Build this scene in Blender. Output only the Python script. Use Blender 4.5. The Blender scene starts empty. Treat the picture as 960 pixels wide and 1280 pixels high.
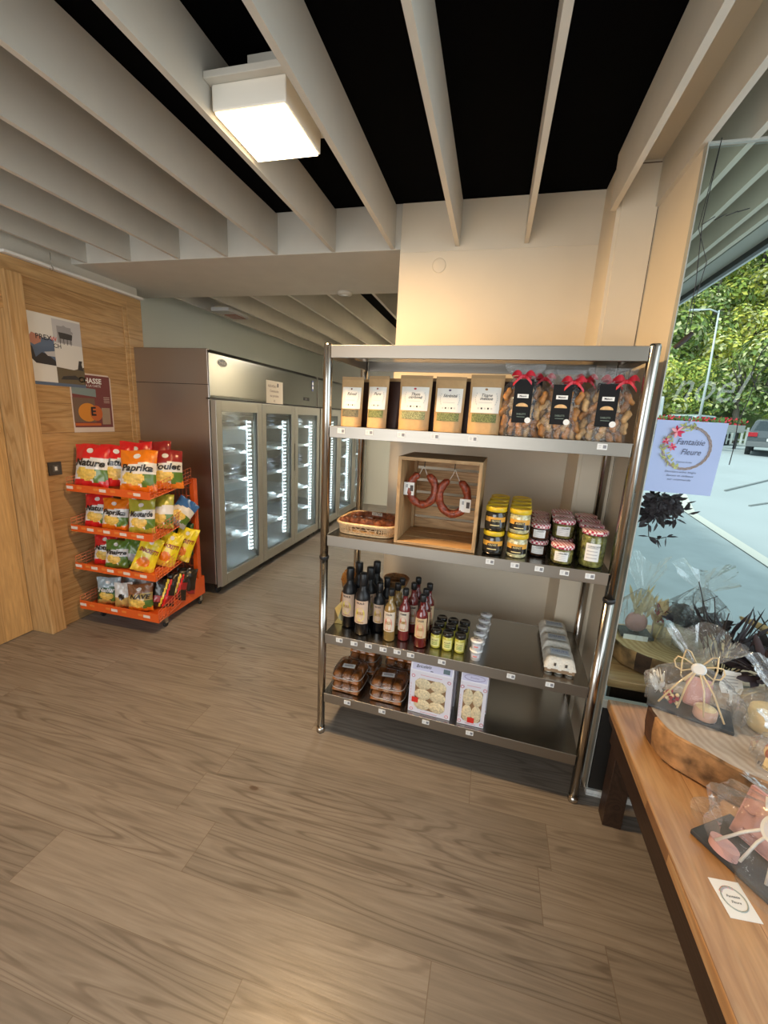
import bpy, math, random
import numpy as np
from mathutils import Matrix, Vector
random.seed(7)
C = bpy.context.scene.collection
PI = math.pi
# ------------------------------------------------------------------ camera
EYE = 1.58
yaw, pitch, roll = -0.2425026, 0.2225354, 0.0518007
f = Vector((math.sin(yaw), math.cos(yaw), 0)); r = Vector((math.cos(yaw), -math.sin(yaw), 0)); up = Vector((0, 0, 1))
f2 = f*math.cos(pitch) - up*math.sin(pitch); u2 = up*math.cos(pitch) + f*math.sin(pitch)
r3 = r*math.cos(roll) + u2*math.sin(roll); u3 = -r*math.sin(roll) + u2*math.cos(roll)
cam = bpy.data.cameras.new('camera'); camo = bpy.data.objects.new('camera', cam); C.objects.link(camo)
M = Matrix.Identity(4)
for i in range(3):
    M[i][0] = r3[i]; M[i][1] = u3[i]; M[i][2] = -f2[i]
M.translation = (0, 0, EYE)
camo.matrix_world = M
cam.sensor_fit = 'VERTICAL'; cam.sensor_height = 36; cam.lens = 522.53/1280*36; cam.clip_start = .02; cam.clip_end = 500
bpy.context.scene.camera = camo
# ------------------------------------------------------------------ world, lights, exposure
vs = bpy.context.scene.view_settings
vs.view_transform = 'Standard'; vs.look = 'None'; vs.gamma = 1; vs.use_curve_mapping = False; vs.exposure = 0.0
w = bpy.data.worlds.new('sky'); bpy.context.scene.world = w; w.use_nodes = True
bg = w.node_tree.nodes['Background']; bg.inputs[0].default_value = (.74, .9, 1, 1); bg.inputs[1].default_value = 1.25
def area(name, loc, rot, sx, sy, power, col):
    l = bpy.data.lights.new(name, 'AREA'); l.shape = 'RECTANGLE'; l.size = sx; l.size_y = sy; l.energy = power; l.color = col
    o = bpy.data.objects.new(name, l); o.location = loc; o.rotation_euler = rot; C.objects.link(o); o.visible_camera = True
    return o
area('daylight_rear_window', (-1.3, -2.35, 1.35), (PI/2, 0, 0), 2.6, 2.0, 62, (1, .98, .95))
area('daylight_side_window', (1.55, 0.1, 1.6), (PI/2, 0, PI/2), 2.6, 1.7, 20, (.86, .95, 1))
area('hall_added_light', (-.98, 5.2, 2.39), (0, 0, 0), .24, .24, 42, (1, .90, .72))  # added light, out of view, to brighten the rear hall
s = bpy.data.lights.new('sun', 'SUN'); s.energy = 2.7; s.angle = math.radians(12); s.color = (1, .96, .88)
so = bpy.data.objects.new('sun', s); so.rotation_euler = (math.radians(42), 0, math.radians(-62)); C.objects.link(so)

# ------------------------------------------------------------------ materials
MATS = {}
def nt(name):
    m = bpy.data.materials.new(name); m.use_nodes = True; t = m.node_tree
    return m, t, t.nodes['Principled BSDF']
def mat(name, col, rough=.5, metal=0, spec=.5, coat=0, emit=0, noise=0, nscale=20, bump=0, trans=0):
    if name in MATS: return MATS[name]
    m, t, b = nt(name)
    c = tuple(col) + (1,)
    b.inputs['Base Color'].default_value = c; b.inputs['Roughness'].default_value = rough; b.inputs['Metallic'].default_value = metal
    b.inputs['Specular IOR Level'].default_value = spec; b.inputs['Coat Weight'].default_value = coat; b.inputs['Coat Roughness'].default_value = .08
    if trans: b.inputs['Transmission Weight'].default_value = trans
    if emit: b.inputs['Emission Color'].default_value = c; b.inputs['Emission Strength'].default_value = emit
    if noise or bump:
        tc = t.nodes.new('ShaderNodeTexCoord'); n = t.nodes.new('ShaderNodeTexNoise'); n.inputs['Scale'].default_value = nscale; n.inputs['Detail'].default_value = 5
        t.links.new(tc.outputs['Object'], n.inputs['Vector'])
        if noise:
            r_ = t.nodes.new('ShaderNodeValToRGB'); e = r_.color_ramp.elements
            e[0].position = .3; e[1].position = .7
            e[0].color = tuple(max(0, x*(1-noise)) for x in col)+(1,); e[1].color = tuple(min(1, x*(1+noise)) for x in col)+(1,)
            t.links.new(n.outputs['Fac'], r_.inputs[0]); t.links.new(r_.outputs[0], b.inputs['Base Color'])
        if bump:
            bp = t.nodes.new('ShaderNodeBump'); bp.inputs['Strength'].default_value = bump; bp.inputs['Distance'].default_value = .01
            t.links.new(n.outputs['Fac'], bp.inputs['Height']); t.links.new(bp.outputs[0], b.inputs['Normal'])
    MATS[name] = m
    return m
def ramp(t, src, stops):
    r_ = t.nodes.new('ShaderNodeValToRGB'); e = r_.color_ramp.elements
    while len(e) < len(stops): e.new(.5)
    for k, (p, c) in enumerate(stops): e[k].position = p; e[k].color = tuple(c)+(1,)
    t.links.new(src, r_.inputs[0]); return r_.outputs[0]
def mix(t, fac, a, b, mode='MIX'):
    n = t.nodes.new('ShaderNodeMix'); n.data_type = 'RGBA'; n.blend_type = mode
    if isinstance(fac, float): n.inputs[0].default_value = fac
    else: t.links.new(fac, n.inputs[0])
    for v, i in ((a, 6), (b, 7)):
        if isinstance(v, tuple): n.inputs[i].default_value = v+(1,)
        else: t.links.new(v, n.inputs[i])
    return n.outputs[2]
def wood(name, c0, c1, c2, axis='X', plank=None, rough=.5, scale=1.0, knots=.5, world=False, gap=(.05, .03, .02), plank_axis=None, lenp=None, knotcol=(.09, .04, .015), stretch=.07, gapw=.012, coat=0, bands=6.0):
    """wood with grain running along axis; planks stacked along plank_axis"""
    if name in MATS: return MATS[name]
    m, t, b = nt(name); N = t.nodes; L = t.links
    tc = N.new('ShaderNodeTexCoord')
    src = N.new('ShaderNodeNewGeometry').outputs['Position'] if world else tc.outputs['Object']
    ax = 'XYZ'.index(axis); sc = [1*scale]*3; sc[ax] = stretch*scale
    sep = N.new('ShaderNodeSeparateXYZ'); L.new(src, sep.inputs[0])
    vec = src
    pid = None
    if plank:
        pa = 'XYZ'.index(plank_axis)
        d = N.new('ShaderNodeMath'); d.operation = 'DIVIDE'; L.new(sep.outputs[pa], d.inputs[0]); d.inputs[1].default_value = plank
        fl = N.new('ShaderNodeMath'); fl.operation = 'FLOOR'; L.new(d.outputs[0], fl.inputs[0])
        fr = N.new('ShaderNodeMath'); fr.operation = 'FRACT'; L.new(d.outputs[0], fr.inputs[0])
        wn = N.new('ShaderNodeTexWhiteNoise'); wn.noise_dimensions = '1D'; L.new(fl.outputs[0], wn.inputs['W'])
        pid = wn.outputs['Value']
        gapm = N.new('ShaderNodeMath'); gapm.operation = 'LESS_THAN'; L.new(fr.outputs[0], gapm.inputs[0]); gapm.inputs[1].default_value = gapw
        gapo = gapm.outputs[0]
        if lenp:
            a1 = N.new('ShaderNodeMath'); a1.operation = 'MULTIPLY_ADD'; L.new(pid, a1.inputs[0]); a1.inputs[1].default_value = lenp*3; L.new(sep.outputs[ax], a1.inputs[2])
            a2 = N.new('ShaderNodeMath'); a2.operation = 'DIVIDE'; L.new(a1.outputs[0], a2.inputs[0]); a2.inputs[1].default_value = lenp
            a3 = N.new('ShaderNodeMath'); a3.operation = 'FLOOR'; L.new(a2.outputs[0], a3.inputs[0])
            a4 = N.new('ShaderNodeMath'); a4.operation = 'FRACT'; L.new(a2.outputs[0], a4.inputs[0])
            a5 = N.new('ShaderNodeMath'); a5.operation = 'LESS_THAN'; L.new(a4.outputs[0], a5.inputs[0]); a5.inputs[1].default_value = .003/lenp
            a6 = N.new('ShaderNodeMath'); a6.operation = 'MAXIMUM'; L.new(a5.outputs[0], a6.inputs[0]); L.new(gapo, a6.inputs[1]); gapo = a6.outputs[0]
            wn2 = N.new('ShaderNodeTexWhiteNoise'); wn2.noise_dimensions = '2D'
            cb0 = N.new('ShaderNodeCombineXYZ'); L.new(fl.outputs[0], cb0.inputs[0]); L.new(a3.outputs[0], cb0.inputs[1]); L.new(cb0.outputs[0], wn2.inputs['Vector'])
            pid = wn2.outputs['Value']
        cb = N.new('ShaderNodeCombineXYZ'); mm = N.new('ShaderNodeMath'); mm.operation = 'MULTIPLY'; L.new(pid, mm.inputs[0]); mm.inputs[1].default_value = 37
        for k in range(3): L.new(mm.outputs[0], cb.inputs[k])
        va = N.new('ShaderNodeVectorMath'); va.operation = 'ADD'; L.new(src, va.inputs[0]); L.new(cb.outputs[0], va.inputs[1]); vec = va.outputs[0]
    mp = N.new('ShaderNodeMapping'); mp.inputs['Scale'].default_value = sc; L.new(vec, mp.inputs[0])
    # broad rings distorted around knots
    n1 = N.new('ShaderNodeTexNoise'); n1.inputs['Scale'].default_value = bands; n1.inputs['Detail'].default_value = 2; n1.inputs['Distortion'].default_value = .25; L.new(mp.outputs[0], n1.inputs['Vector'])
    mu = N.new('ShaderNodeMath'); mu.operation = 'MULTIPLY'; L.new(n1.outputs['Fac'], mu.inputs[0]); mu.inputs[1].default_value = 95
    si = N.new('ShaderNodeMath'); si.operation = 'SINE'; L.new(mu.outputs[0], si.inputs[0])
    s2 = N.new('ShaderNodeMath'); s2.operation = 'MULTIPLY_ADD'; L.new(si.outputs[0], s2.inputs[0]); s2.inputs[1].default_value = .5; s2.inputs[2].default_value = .5
    g1 = ramp(t, s2.outputs[0], [(0, c0), (.22, c1), (.8, c1), (1, c2)])
    nm = N.new('ShaderNodeTexNoise'); nm.inputs['Scale'].default_value = 3.0; L.new(mp.outputs[0], nm.inputs['Vector'])
    g1 = mix(t, ramp(t, nm.outputs['Fac'], [(.30, (0, 0, 0)), (.56, (1, 1, 1))]), tuple(c1), g1)
    n2 = N.new('ShaderNodeTexNoise'); n2.inputs['Scale'].default_value = 90; n2.inputs['Detail'].default_value = 3; L.new(mp.outputs[0], n2.inputs['Vector'])
    g2 = ramp(t, n2.outputs['Fac'], [(.3, (.82,)*3), (.7, (1.12,)*3)])
    col = mix(t, .85, g1, g2, 'MULTIPLY')
    n3 = N.new('ShaderNodeTexNoise'); n3.inputs['Scale'].default_value = 2.2; L.new(mp.outputs[0], n3.inputs['Vector'])
    col = mix(t, .8, col, ramp(t, n3.outputs['Fac'], [(.3, (.84,)*3), (.7, (1.12,)*3)]), 'MULTIPLY')
    if pid is not None:
        col = mix(t, .7, col, ramp(t, pid, [(0, (.88,)*3), (1, (1.08,)*3)]), 'MULTIPLY')
    if knots:
        mk = N.new('ShaderNodeMapping'); k_ = [2.8*scale]*3; k_[ax] = 1.5*scale; mk.inputs['Scale'].default_value = k_; L.new(vec, mk.inputs[0])
        vo = N.new('ShaderNodeTexVoronoi'); vo.inputs['Scale'].default_value = 1.35; L.new(mk.outputs[0], vo.inputs['Vector'])
        kk = ramp(t, vo.outputs['Distance'], [(.0, (1, 1, 1)), (.032*knots*2, (.9, .9, .9)), (.05*knots*2, (.25, .25, .25)), (.12*knots*2, (0, 0, 0))])
        col = mix(t, kk, col, knotcol)
    if plank: col = mix(t, gapo, col, gap)
    L.new(col, b.inputs['Base Color']); b.inputs['Roughness'].default_value = rough; b.inputs['Coat Weight'].default_value = coat; b.inputs['Coat Roughness'].default_value = .25
    bp = N.new('ShaderNodeBump'); bp.inputs['Strength'].default_value = .12; bp.inputs['Distance'].default_value = .004; L.new(n2.outputs['Fac'], bp.inputs['Height']); L.new(bp.outputs[0], b.inputs['Normal'])
    MATS[name] = m; return m
def steel(name, col=(.62, .6, .57), rough=.27, stretch=(1, 40, 40), amt=.02):
    if name in MATS: return MATS[name]
    m, t, b = nt(name); N = t.nodes; L = t.links
    tc = N.new('ShaderNodeTexCoord'); mp = N.new('ShaderNodeMapping'); mp.inputs['Scale'].default_value = stretch; L.new(tc.outputs['Object'], mp.inputs[0])
    n = N.new('ShaderNodeTexNoise'); n.inputs['Scale'].default_value = 6; n.inputs['Detail'].default_value = 4; L.new(mp.outputs[0], n.inputs['Vector'])
    rr = ramp(t, n.outputs['Fac'], [(.3, (rough-amt,)*3), (.7, (rough+amt,)*3)]); L.new(rr, b.inputs['Roughness'])
    n2 = N.new('ShaderNodeTexNoise'); n2.inputs['Scale'].default_value = 2.2; L.new(tc.outputs['Object'], n2.inputs['Vector'])
    bp = N.new('ShaderNodeBump'); bp.inputs['Strength'].default_value = .03; bp.inputs['Distance'].default_value = .02; L.new(n2.outputs['Fac'], bp.inputs['Height']); L.new(bp.outputs[0], b.inputs['Normal'])
    b.inputs['Base Color'].default_value = tuple(col)+(1,); b.inputs['Metallic'].default_value = 1
    MATS[name] = m; return m
def film(name, tint=(1, 1, 1), gloss=.12, fres=.8,  rough=.08, bump=0, body=0, bodycol=(.9, .95, 1), bscale=40):
    """thin clear film or pane: transparent with a fresnel-weighted glossy layer"""
    if name in MATS: return MATS[name]
    m = bpy.data.materials.new(name); m.use_nodes = True; t = m.node_tree; N = t.nodes; L = t.links; N.clear()
    o = N.new('ShaderNodeOutputMaterial'); tr = N.new('ShaderNodeBsdfTransparent'); tr.inputs[0].default_value = tuple(tint)+(1,)
    g = N.new('ShaderNodeBsdfGlossy'); g.inputs['Roughness'].default_value = rough
    lw = N.new('ShaderNodeLayerWeight'); lw.inputs[0].default_value = .25 if fres > .5 else .12
    ad = N.new('ShaderNodeMath'); ad.operation = 'MULTIPLY_ADD'; L.new(lw.outputs['Fresnel'], ad.inputs[0]); ad.inputs[1].default_value = fres; ad.inputs[2].default_value = gloss; ad.use_clamp = True
    mx = N.new('ShaderNodeMixShader'); L.new(ad.outputs[0], mx.inputs[0]); L.new(tr.outputs[0], mx.inputs[1]); L.new(g.outputs[0], mx.inputs[2])
    out = mx.outputs[0]
    if bump:
        tc = N.new('ShaderNodeTexCoord'); n = N.new('ShaderNodeTexNoise'); n.inputs['Scale'].default_value = bscale; n.inputs['Detail'].default_value = 4; L.new(tc.outputs['Object'], n.inputs['Vector'])
        bp = N.new('ShaderNodeBump'); bp.inputs['Strength'].default_value = bump; bp.inputs['Distance'].default_value = .02; L.new(n.outputs['Fac'], bp.inputs['Height']); L.new(bp.outputs[0], g.inputs['Normal']); L.new(bp.outputs[0], lw.inputs['Normal'])
    if body:
        d = N.new('ShaderNodeBsdfDiffuse'); d.inputs[0].default_value = tuple(bodycol)+(1,)
        m2 = N.new('ShaderNodeMixShader'); m2.inputs[0].default_value = body; L.new(out, m2.inputs[1]); L.new(d.outputs[0], m2.inputs[2]); out = m2.outputs[0]
    L.new(out, o.inputs[0]); MATS[name] = m; return m

# ------------------------------------------------------------------ mesh builder
_txt = {}
def text_mesh(s, bold=0, shear=0):
    k = (s, bold, shear)
    if k in _txt: return _txt[k]
    cu = bpy.data.curves.new('t', 'FONT'); cu.body = s; cu.align_x = 'CENTER'; cu.align_y = 'CENTER'; cu.resolution_u = 2; cu.offset = bold; cu.shear = shear; cu.fill_mode = 'FRONT' if hasattr(cu, 'fill_mode') else cu.fill_mode
    o = bpy.data.objects.new('t', cu); C.objects.link(o)
    dg = bpy.context.evaluated_depsgraph_get(); me = bpy.data.meshes.new_from_object(o.evaluated_get(dg))
    v = [tuple(x.co) for x in me.vertices]; p = [tuple(x.vertices) for x in me.polygons]
    xs = [a[0] for a in v] or [0]
    _txt[k] = (v, p, max(xs)-min(xs))
    bpy.data.objects.remove(o); bpy.data.curves.remove(cu); bpy.data.meshes.remove(me)
    return _txt[k]
class MB:
    def __init__(s): s.v = []; s.f = []; s.m = []; s.sm = []; s.M = Matrix.Identity(4)
    def add(s, vs, fs, m=0, smooth=False, M=None):
        X = s.M @ M if M is not None else s.M; b = len(s.v)
        s.v += [tuple(X @ Vector(p)) for p in vs]
        for i, q in enumerate(fs):
            s.f.append([b+k for k in q]); s.m.append(m[i] if isinstance(m, list) else m); s.sm.append(smooth)
        return s
    def box(s, x0, x1, y0, y1, z0, z1, m=0, M=None):
        v = [(x, y, z) for z in (z0, z1) for y in (y0, y1) for x in (x0, x1)]
        return s.add(v, [(0, 2, 3, 1), (4, 5, 7, 6), (0, 1, 5, 4), (2, 6, 7, 3), (0, 4, 6, 2), (1, 3, 7, 5)], m, False, M)
    def cbox(s, c, d, m=0, M=None):
        return s.box(c[0]-d[0]/2, c[0]+d[0]/2, c[1]-d[1]/2, c[1]+d[1]/2, c[2]-d[2]/2, c[2]+d[2]/2, m, M)
    def lathe(s, prof, c=(0, 0, 0), seg=20, m=0, a0=0, a1=2*PI, M=None, cap=True, smooth=True):
        full = abs(a1-a0-2*PI) < 1e-6; n = seg if full else seg+1; v = []; fs = []; ms = []
        for (rr, z) in prof:
            for k in range(n):
                a = a0+(a1-a0)*k/seg; v.append((c[0]+rr*math.cos(a), c[1]+rr*math.sin(a), c[2]+z))
        for i in range(len(prof)-1):
            for k in range(seg):
                k2 = (k+1) % n; fs.append((i*n+k, i*n+k2, (i+1)*n+k2, (i+1)*n+k)); ms.append(m[i] if isinstance(m, list) else m)
        s.add(v, fs, ms, smooth, M)
        if cap and full:
            b = len(s.v)-len(v)
            if prof[0][0] > 1e-5: s.f.append([b+k for k in range(n)][::-1]); s.m.append(m[0] if isinstance(m, list) else m); s.sm.append(False)
            if prof[-1][0] > 1e-5: s.f.append([b+(len(prof)-1)*n+k for k in range(n)]); s.m.append(m[-1] if isinstance(m, list) else m); s.sm.append(False)
        return s
    def tube(s, pts, r=.005, seg=8, m=0, M=None, closed=False):
        pts = [Vector(p) for p in pts]; n = len(pts); v = []; fs = []
        rs = r if isinstance(r, (list, tuple)) else [r]*n
        pu = None
        for i, p in enumerate(pts):
            if closed: d = pts[(i+1) % n]-pts[i-1]
            else: d = pts[min(i+1, n-1)]-pts[max(i-1, 0)]
            if d.length < 1e-9: d = Vector((0, 0, 1))
            d.normalize()
            if pu is None: pu = d.orthogonal().normalized()
            else:
                pu = pu - d*pu.dot(d)
                pu = pu.normalized() if pu.length > 1e-6 else d.orthogonal().normalized()
            w_ = d.cross(pu)
            for k in range(seg):
                a = 2*PI*k/seg; v.append(tuple(p+(pu*math.cos(a)+w_*math.sin(a))*rs[i]))
        for i in range(n if closed else n-1):
            j = (i+1) % n
            for k in range(seg): fs.append((i*seg+k, i*seg+(k+1) % seg, j*seg+(k+1) % seg, j*seg+k))
        if not closed: fs.append(tuple(range(seg))[::-1]); fs.append(tuple((n-1)*seg+k for k in range(seg)))
        return s.add(v, fs, m, True, M)
    def cyl(s, p0, p1, r=.01, seg=12, m=0, M=None): return s.tube([p0, p1], r, seg, m, M)
    def grid(s, fn, nu, nv, mf=0, M=None, smooth=True):
        v = [fn(i/nu, j/nv) for j in range(nv+1) for i in range(nu+1)]; fs = []; ms = []
        for j in range(nv):
            for i in range(nu):
                a = j*(nu+1)+i; fs.append((a, a+1, a+nu+2, a+nu+1)); ms.append(mf((i+.5)/nu, (j+.5)/nv) if callable(mf) else mf)
        return s.add(v, fs, ms, smooth, M)
    def ball(s, c, rx, ry=None, rz=None, seg=10, rings=7, m=0, M=None):
        ry = ry or rx; rz = rz or rx
        return s.grid(lambda u, v: (c[0]+rx*math.cos(2*PI*u)*math.sin(PI*v), c[1]+ry*math.sin(2*PI*u)*math.sin(PI*v), c[2]-rz*math.cos(PI*v)), seg, rings, m, M)
    def prism(s, poly, y0, y1, m=0, M=None, axis='Y', smooth=False):
        """poly in the XZ plane extruded along Y (axis 'Y'), or in XY extruded along Z (axis 'Z'), or in YZ along X"""
        def P(a, b, h): return (a, h, b) if axis == 'Y' else ((a, b, h) if axis == 'Z' else (h, a, b))
        n = len(poly); v = [P(a, b, y0) for a, b in poly]+[P(a, b, y1) for a, b in poly]
        fs = [tuple(range(n)), tuple(range(n, 2*n))[::-1]]+[(k, k+n, (k+1) % n+n, (k+1) % n) for k in range(n)]
        return s.add(v, fs, m, smooth, M)
    def text(s, txt, size, m=0, M=None, bold=0, shear=0, width=None):
        """text lying in XZ facing -Y, centred"""
        v, p, wd = text_mesh(txt, bold, shear); k = size; kx = size if not width or wd == 0 else width/wd
        return s.add([(a[0]*kx, 0, a[1]*k) for a in v], p, m, False, M)
    def build(s, name, mats, parent=None, bevel=0, seg=2, ext=False):
        me = bpy.data.meshes.new(name); me.from_pydata(s.v, [], s.f)
        for q in (mats if isinstance(mats, (list, tuple)) else [mats]): me.materials.append(q)
        me.polygons.foreach_set('material_index', s.m); me.polygons.foreach_set('use_smooth', s.sm); me.update()
        o = bpy.data.objects.new(name, me); C.objects.link(o)
        if parent: o.parent = parent
        if bevel:
            b = o.modifiers.new('b', 'BEVEL'); b.width = bevel; b.segments = seg; b.limit_method = 'ANGLE'; b.angle_limit = .6
        return o
def T(x=0, y=0, z=0): return Matrix.Translation((x, y, z))
def R(a, ax): return Matrix.Rotation(a, 4, ax)
def tag(o, label=None, cat=None, group=None, kind=None):
    if label: o['label'] = label
    if cat: o['category'] = cat
    if group: o['group'] = group
    if kind: o['kind'] = kind
    return o
def thing(name, label, cat, loc=(0, 0, 0), rz=0, group=None, rx=0, ry=0):
    o = bpy.data.objects.new(name, None); C.objects.link(o); o.empty_display_size = .05
    o.location = loc; o.rotation_euler = (rx, ry, rz)
    return tag(o, label, cat, group)
def struct(name, mb, m, bevel=0):
    o = mb.build(name, m, None, bevel); o['kind'] = 'structure'; return o
KIDS = {}
def kids(o):
    return [x for x in C.objects if x.parent == o]
def dup(root, loc, rz=None, label=None, group=None, rx=None, ry=None, scale=None):
    r_ = root.copy(); C.objects.link(r_); r_.location = loc
    e = list(root.rotation_euler)
    if rx is not None: e[0] = rx
    if ry is not None: e[1] = ry
    if rz is not None: e[2] = rz
    r_.rotation_euler = e
    if scale: r_.scale = scale if isinstance(scale, (tuple, list)) else (scale,)*3
    if label: r_['label'] = label
    if group: r_['group'] = group
    if root.name not in KIDS: KIDS[root.name] = [(c, kids(c)) for c in kids(root)]
    for ch, gs in KIDS[root.name]:
        c = ch.copy(); C.objects.link(c); c.parent = r_
        for g in gs:
            d = g.copy(); C.objects.link(d); d.parent = c
    return r_
def rnd(a, b): return random.uniform(a, b)

# common materials
WHITE = mat('white_paint', (.74, .71, .63), .55)
SLAT = mat('slat_paint', (.60, .565, .49), .6, noise=.03, nscale=8)
BLACKC = mat('ceiling_void_black', (.0012, .0012, .0016), .9, spec=.05)
BEIGE = mat('warm_white_wall', (.70, .62, .49), .6, noise=.03, nscale=3, bump=.05)
PALE = mat('pale_blue_white_wall', (.76, .80, .74), .55)
PINE = wood('pine_boards', (.36, .20, .075), (.46, .275, .115), (.50, .315, .14), axis='Y', plank=.195, plank_axis='Z', rough=.45, world=True, knots=.5, gap=(.22, .12, .05), gapw=.018, stretch=.1)
PINEV = wood('pine_post', (.38, .215, .08), (.48, .29, .12), (.52, .33, .15), axis='Z', rough=.45, world=True, knots=.35, stretch=.08)
FLOORM = wood('floor_planks', (.165, .138, .115), (.246, .213, .181), (.275, .242, .208), axis='X', plank=.19, plank_axis='Y', lenp=1.4, rough=.36, world=True, knots=.55, gap=(.17, .135, .105), gapw=.008, knotcol=(.10, .065, .045), stretch=.06, coat=.05, bands=8)
STEEL = steel('brushed_steel', (.33, .30, .26), .36)
STEELS = steel('shelf_plate_steel', (.36, .345, .32), .24)
CHROME = mat('chrome_tube', (.50, .47, .43), .2, 1)
BLK = mat('black_plastic', (.012, .012, .013), .4)
RUB = mat('dark_rubber', (.02, .02, .02), .7)
PAPER = mat('white_paper', (.82, .82, .80), .6)
INK = mat('black_ink', (.02, .02, .025), .6)
GREY = mat('grey_print', (.45, .45, .47), .6)
GLASS = film('clear_glass', (.93, .97, .96), .03, .8, .01)
WGLASS = film('window_glass', (.95, .99, .98), .0, .25, .01)
FILM = film('cellophane_film', (.985, .99, .99), .05, .55, .10, bump=1.0, body=.035, bodycol=(1, 1, 1), bscale=30)
CELLO = film('gift_cellophane', (.995, 1, 1), .03, .55, .07, bump=.9, body=.06, bodycol=(1, 1, 1), bscale=22)
# ------------------------------------------------------------------ structure
ZC, ZT = 2.473, 2.69
mb = MB(); mb.box(-3.3, 1.7, -2.6, 1.74, -.05, 0); mb.box(-3.3, .60, 1.74, 7.5, -.05, 0); struct('floor', mb, FLOORM)
mb = MB(); mb.box(-3.3, 1.7, -2.6, 1.76, ZT, ZT+.05, 0); mb.box(-3.3, .6, 1.76, 7.5, ZT, ZT+.05, 0); mb.box(.56, 1.7, -2.6, 1.76, ZT-.01, ZT, 1); mb.box(.56, 1.15, 1.76, 7.5, ZT-.01, ZT, 1); mb.box(.40, .56, -2.5, 2.16, ZT-.045, ZT-.001, 2); struct('ceiling', mb, [BLACKC, SLAT, BEIGE])
# slats below the black ceiling (front bay, window bay, far bay)
XS = [.061, -.284, -.634, -.977, -1.335, -1.665, -2.003, -2.372, -2.722, -3.06]
sl0 = None
def slat(x, y0, y1, lab, grp, tw=.022):
    m_ = MB(); m_.box(x-tw/2, x+tw/2, y0, y1, ZC, ZT-.012)
    o = m_.build('ceiling_slat', SLAT); return tag(o, lab, 'ceiling slat', grp)
NAMES = ['right of the lamp, second from the window', 'right of the lamp, third from the window', 'directly right of the ceiling lamp', 'directly left of the ceiling lamp',
         'first after the one left of the lamp', 'third from the lamp towards the pine wall', 'fourth from the pine wall', 'third from the pine wall', 'second from the pine wall', 'closest to the pine wall']
for k, x in enumerate(XS):
    slat(x, -2.5, 2.455, 'white painted ceiling slat over the shop floor, ' + NAMES[k] if k > 1 else 'white painted ceiling slat against the black void, ' + NAMES[k], 'front ceiling slats')
slat(.40-.012, -2.5, 2.16, 'white ceiling slat ending at the beige hatch wall beside the window', 'front ceiling slats')
slat(.553, -2.5, 2.15, 'white ceiling slat meeting the top left corner of the window glass', 'front ceiling slats')
for x, lab in ((.685, 'first white slat crossing above the window glass to outside'), (.805, 'second white slat running out under the eave beyond the window'),
               (.933, 'third white slat under the eave beyond the window'), (1.012, 'narrow white slat next to the dark eave edge outside')):
    slat(x, -2.5 if x < .9 else 1.8, 6.5, lab, 'slats passing over the window')
for k, x in enumerate(XS[2:9]):
    slat(x, 3.25, 7.3, ('white ceiling slat of the rear hall above the fridges, ' + ['nearest the back wall edge', 'second from the back wall edge', 'third from the back wall edge', 'fourth from the back wall edge', 'fifth from the back wall edge', 'second from the fridge wall', 'nearest the fridge wall'][k]), 'rear ceiling slats')
mb = MB(); mb.box(-3.2, -.592, 2.455, 3.25, ZC-.003, ZT); struct('trim_1', mb, SLAT, .004)           # beam between the bays
mb = MB(); mb.box(-.592, .44, 2.457, 7.4, 0, ZT); 
mb.box(-.592, .40, 2.4545, 2.457, 2.392+.06, 2.45+.007, 0)
struct('wall_back', mb, BEIGE)
mb = MB(); mb.lathe([(.036, 0), (.036, .003), (.033, .004), (.0, .004)], seg=28, M=T(-.375, 2.457, 2.385) @ R(PI/2, 'X')); tag(mb.build('wall_cap', BEIGE), 'round beige blanking cap high on the back wall', 'wall cap')
mb = MB(); mb.box(.40, .60, 2.15, 2.6, 0, ZT); mb.box(.557, .561, 1.76, 2.15, 0, ZT); struct('wall_right', mb, BEIGE, .001)
# access panel on the hatch wall (shadow gap)
mb = MB(); mb.box(.415, .551, 2.143, 2.15, 1.0, 2.63); struct('trim_2', mb, BEIGE, .001)
mb = MB(); mb.box(.5515, .5545, 2.1480, 2.1495, 1.0, 2.635); mb.box(.415, .5545, 2.1480, 2.1495, 2.632, 2.636); struct('trim_3', mb, mat('gap_brown', (.12, .07, .04), .8))
mb = MB(); mb.box(-3.2, -.592, 7.3, 7.4, 0, ZT); struct('wall_far', mb, mat('cream_far_wall', (.74, .73, .64), .6))
mb = MB(); mb.box(-3.15, -3.07, 2.99, 7.4, 0, ZT); mb.box(-3.07, -3.068, 4.03, 4.036, 2.0, ZC); struct('wall_fridge_side', mb, PALE)
# pine wall on the left
WX = -2.84
mb = MB(); mb.box(WX-.2, WX, 2.09, 2.995, 0, 2.385); struct('wall_left', mb, PINE)
mb = MB(); mb.box(WX-.2, -2.80, 1.992, 2.09, 0, 2.30); struct('trim_4', mb, PINEV, .004)
mb = MB(); mb.box(WX-.2, -2.825, -2.5, 2.995, 2.295, 2.385); mb.box(WX-.2, -2.83, 2.83, 2.86, 0, 2.295); mb.box(WX-.2, -2.822, 2.86, 2.998, 0, 2.385); struct('trim_5', mb, wood('pine_rail', (.37, .21, .08), (.47, .285, .12), (.52, .33, .15), axis='Y', rough=.45, world=True, knots=.4, stretch=.08), .003)
mb = MB(); mb.box(WX-.2, WX, -2.5, 1.992, 2.09, 2.295); mb.box(WX-.2, WX, -2.5, .95, 0, 2.09); struct('wall_left_rear', mb, PINE)
mb = MB(); mb.box(-3.06, -2.975, .95, 1.988, .005, 2.085); struct('door_1', mb, wood('pine_door', (.44, .25, .09), (.54, .33, .135), (.58, .37, .165), axis='Z', plank=.14, plank_axis='Y', rough=.42, world=True, knots=.55, gap=(.3, .17, .07), gapw=.01, stretch=.09))
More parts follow.
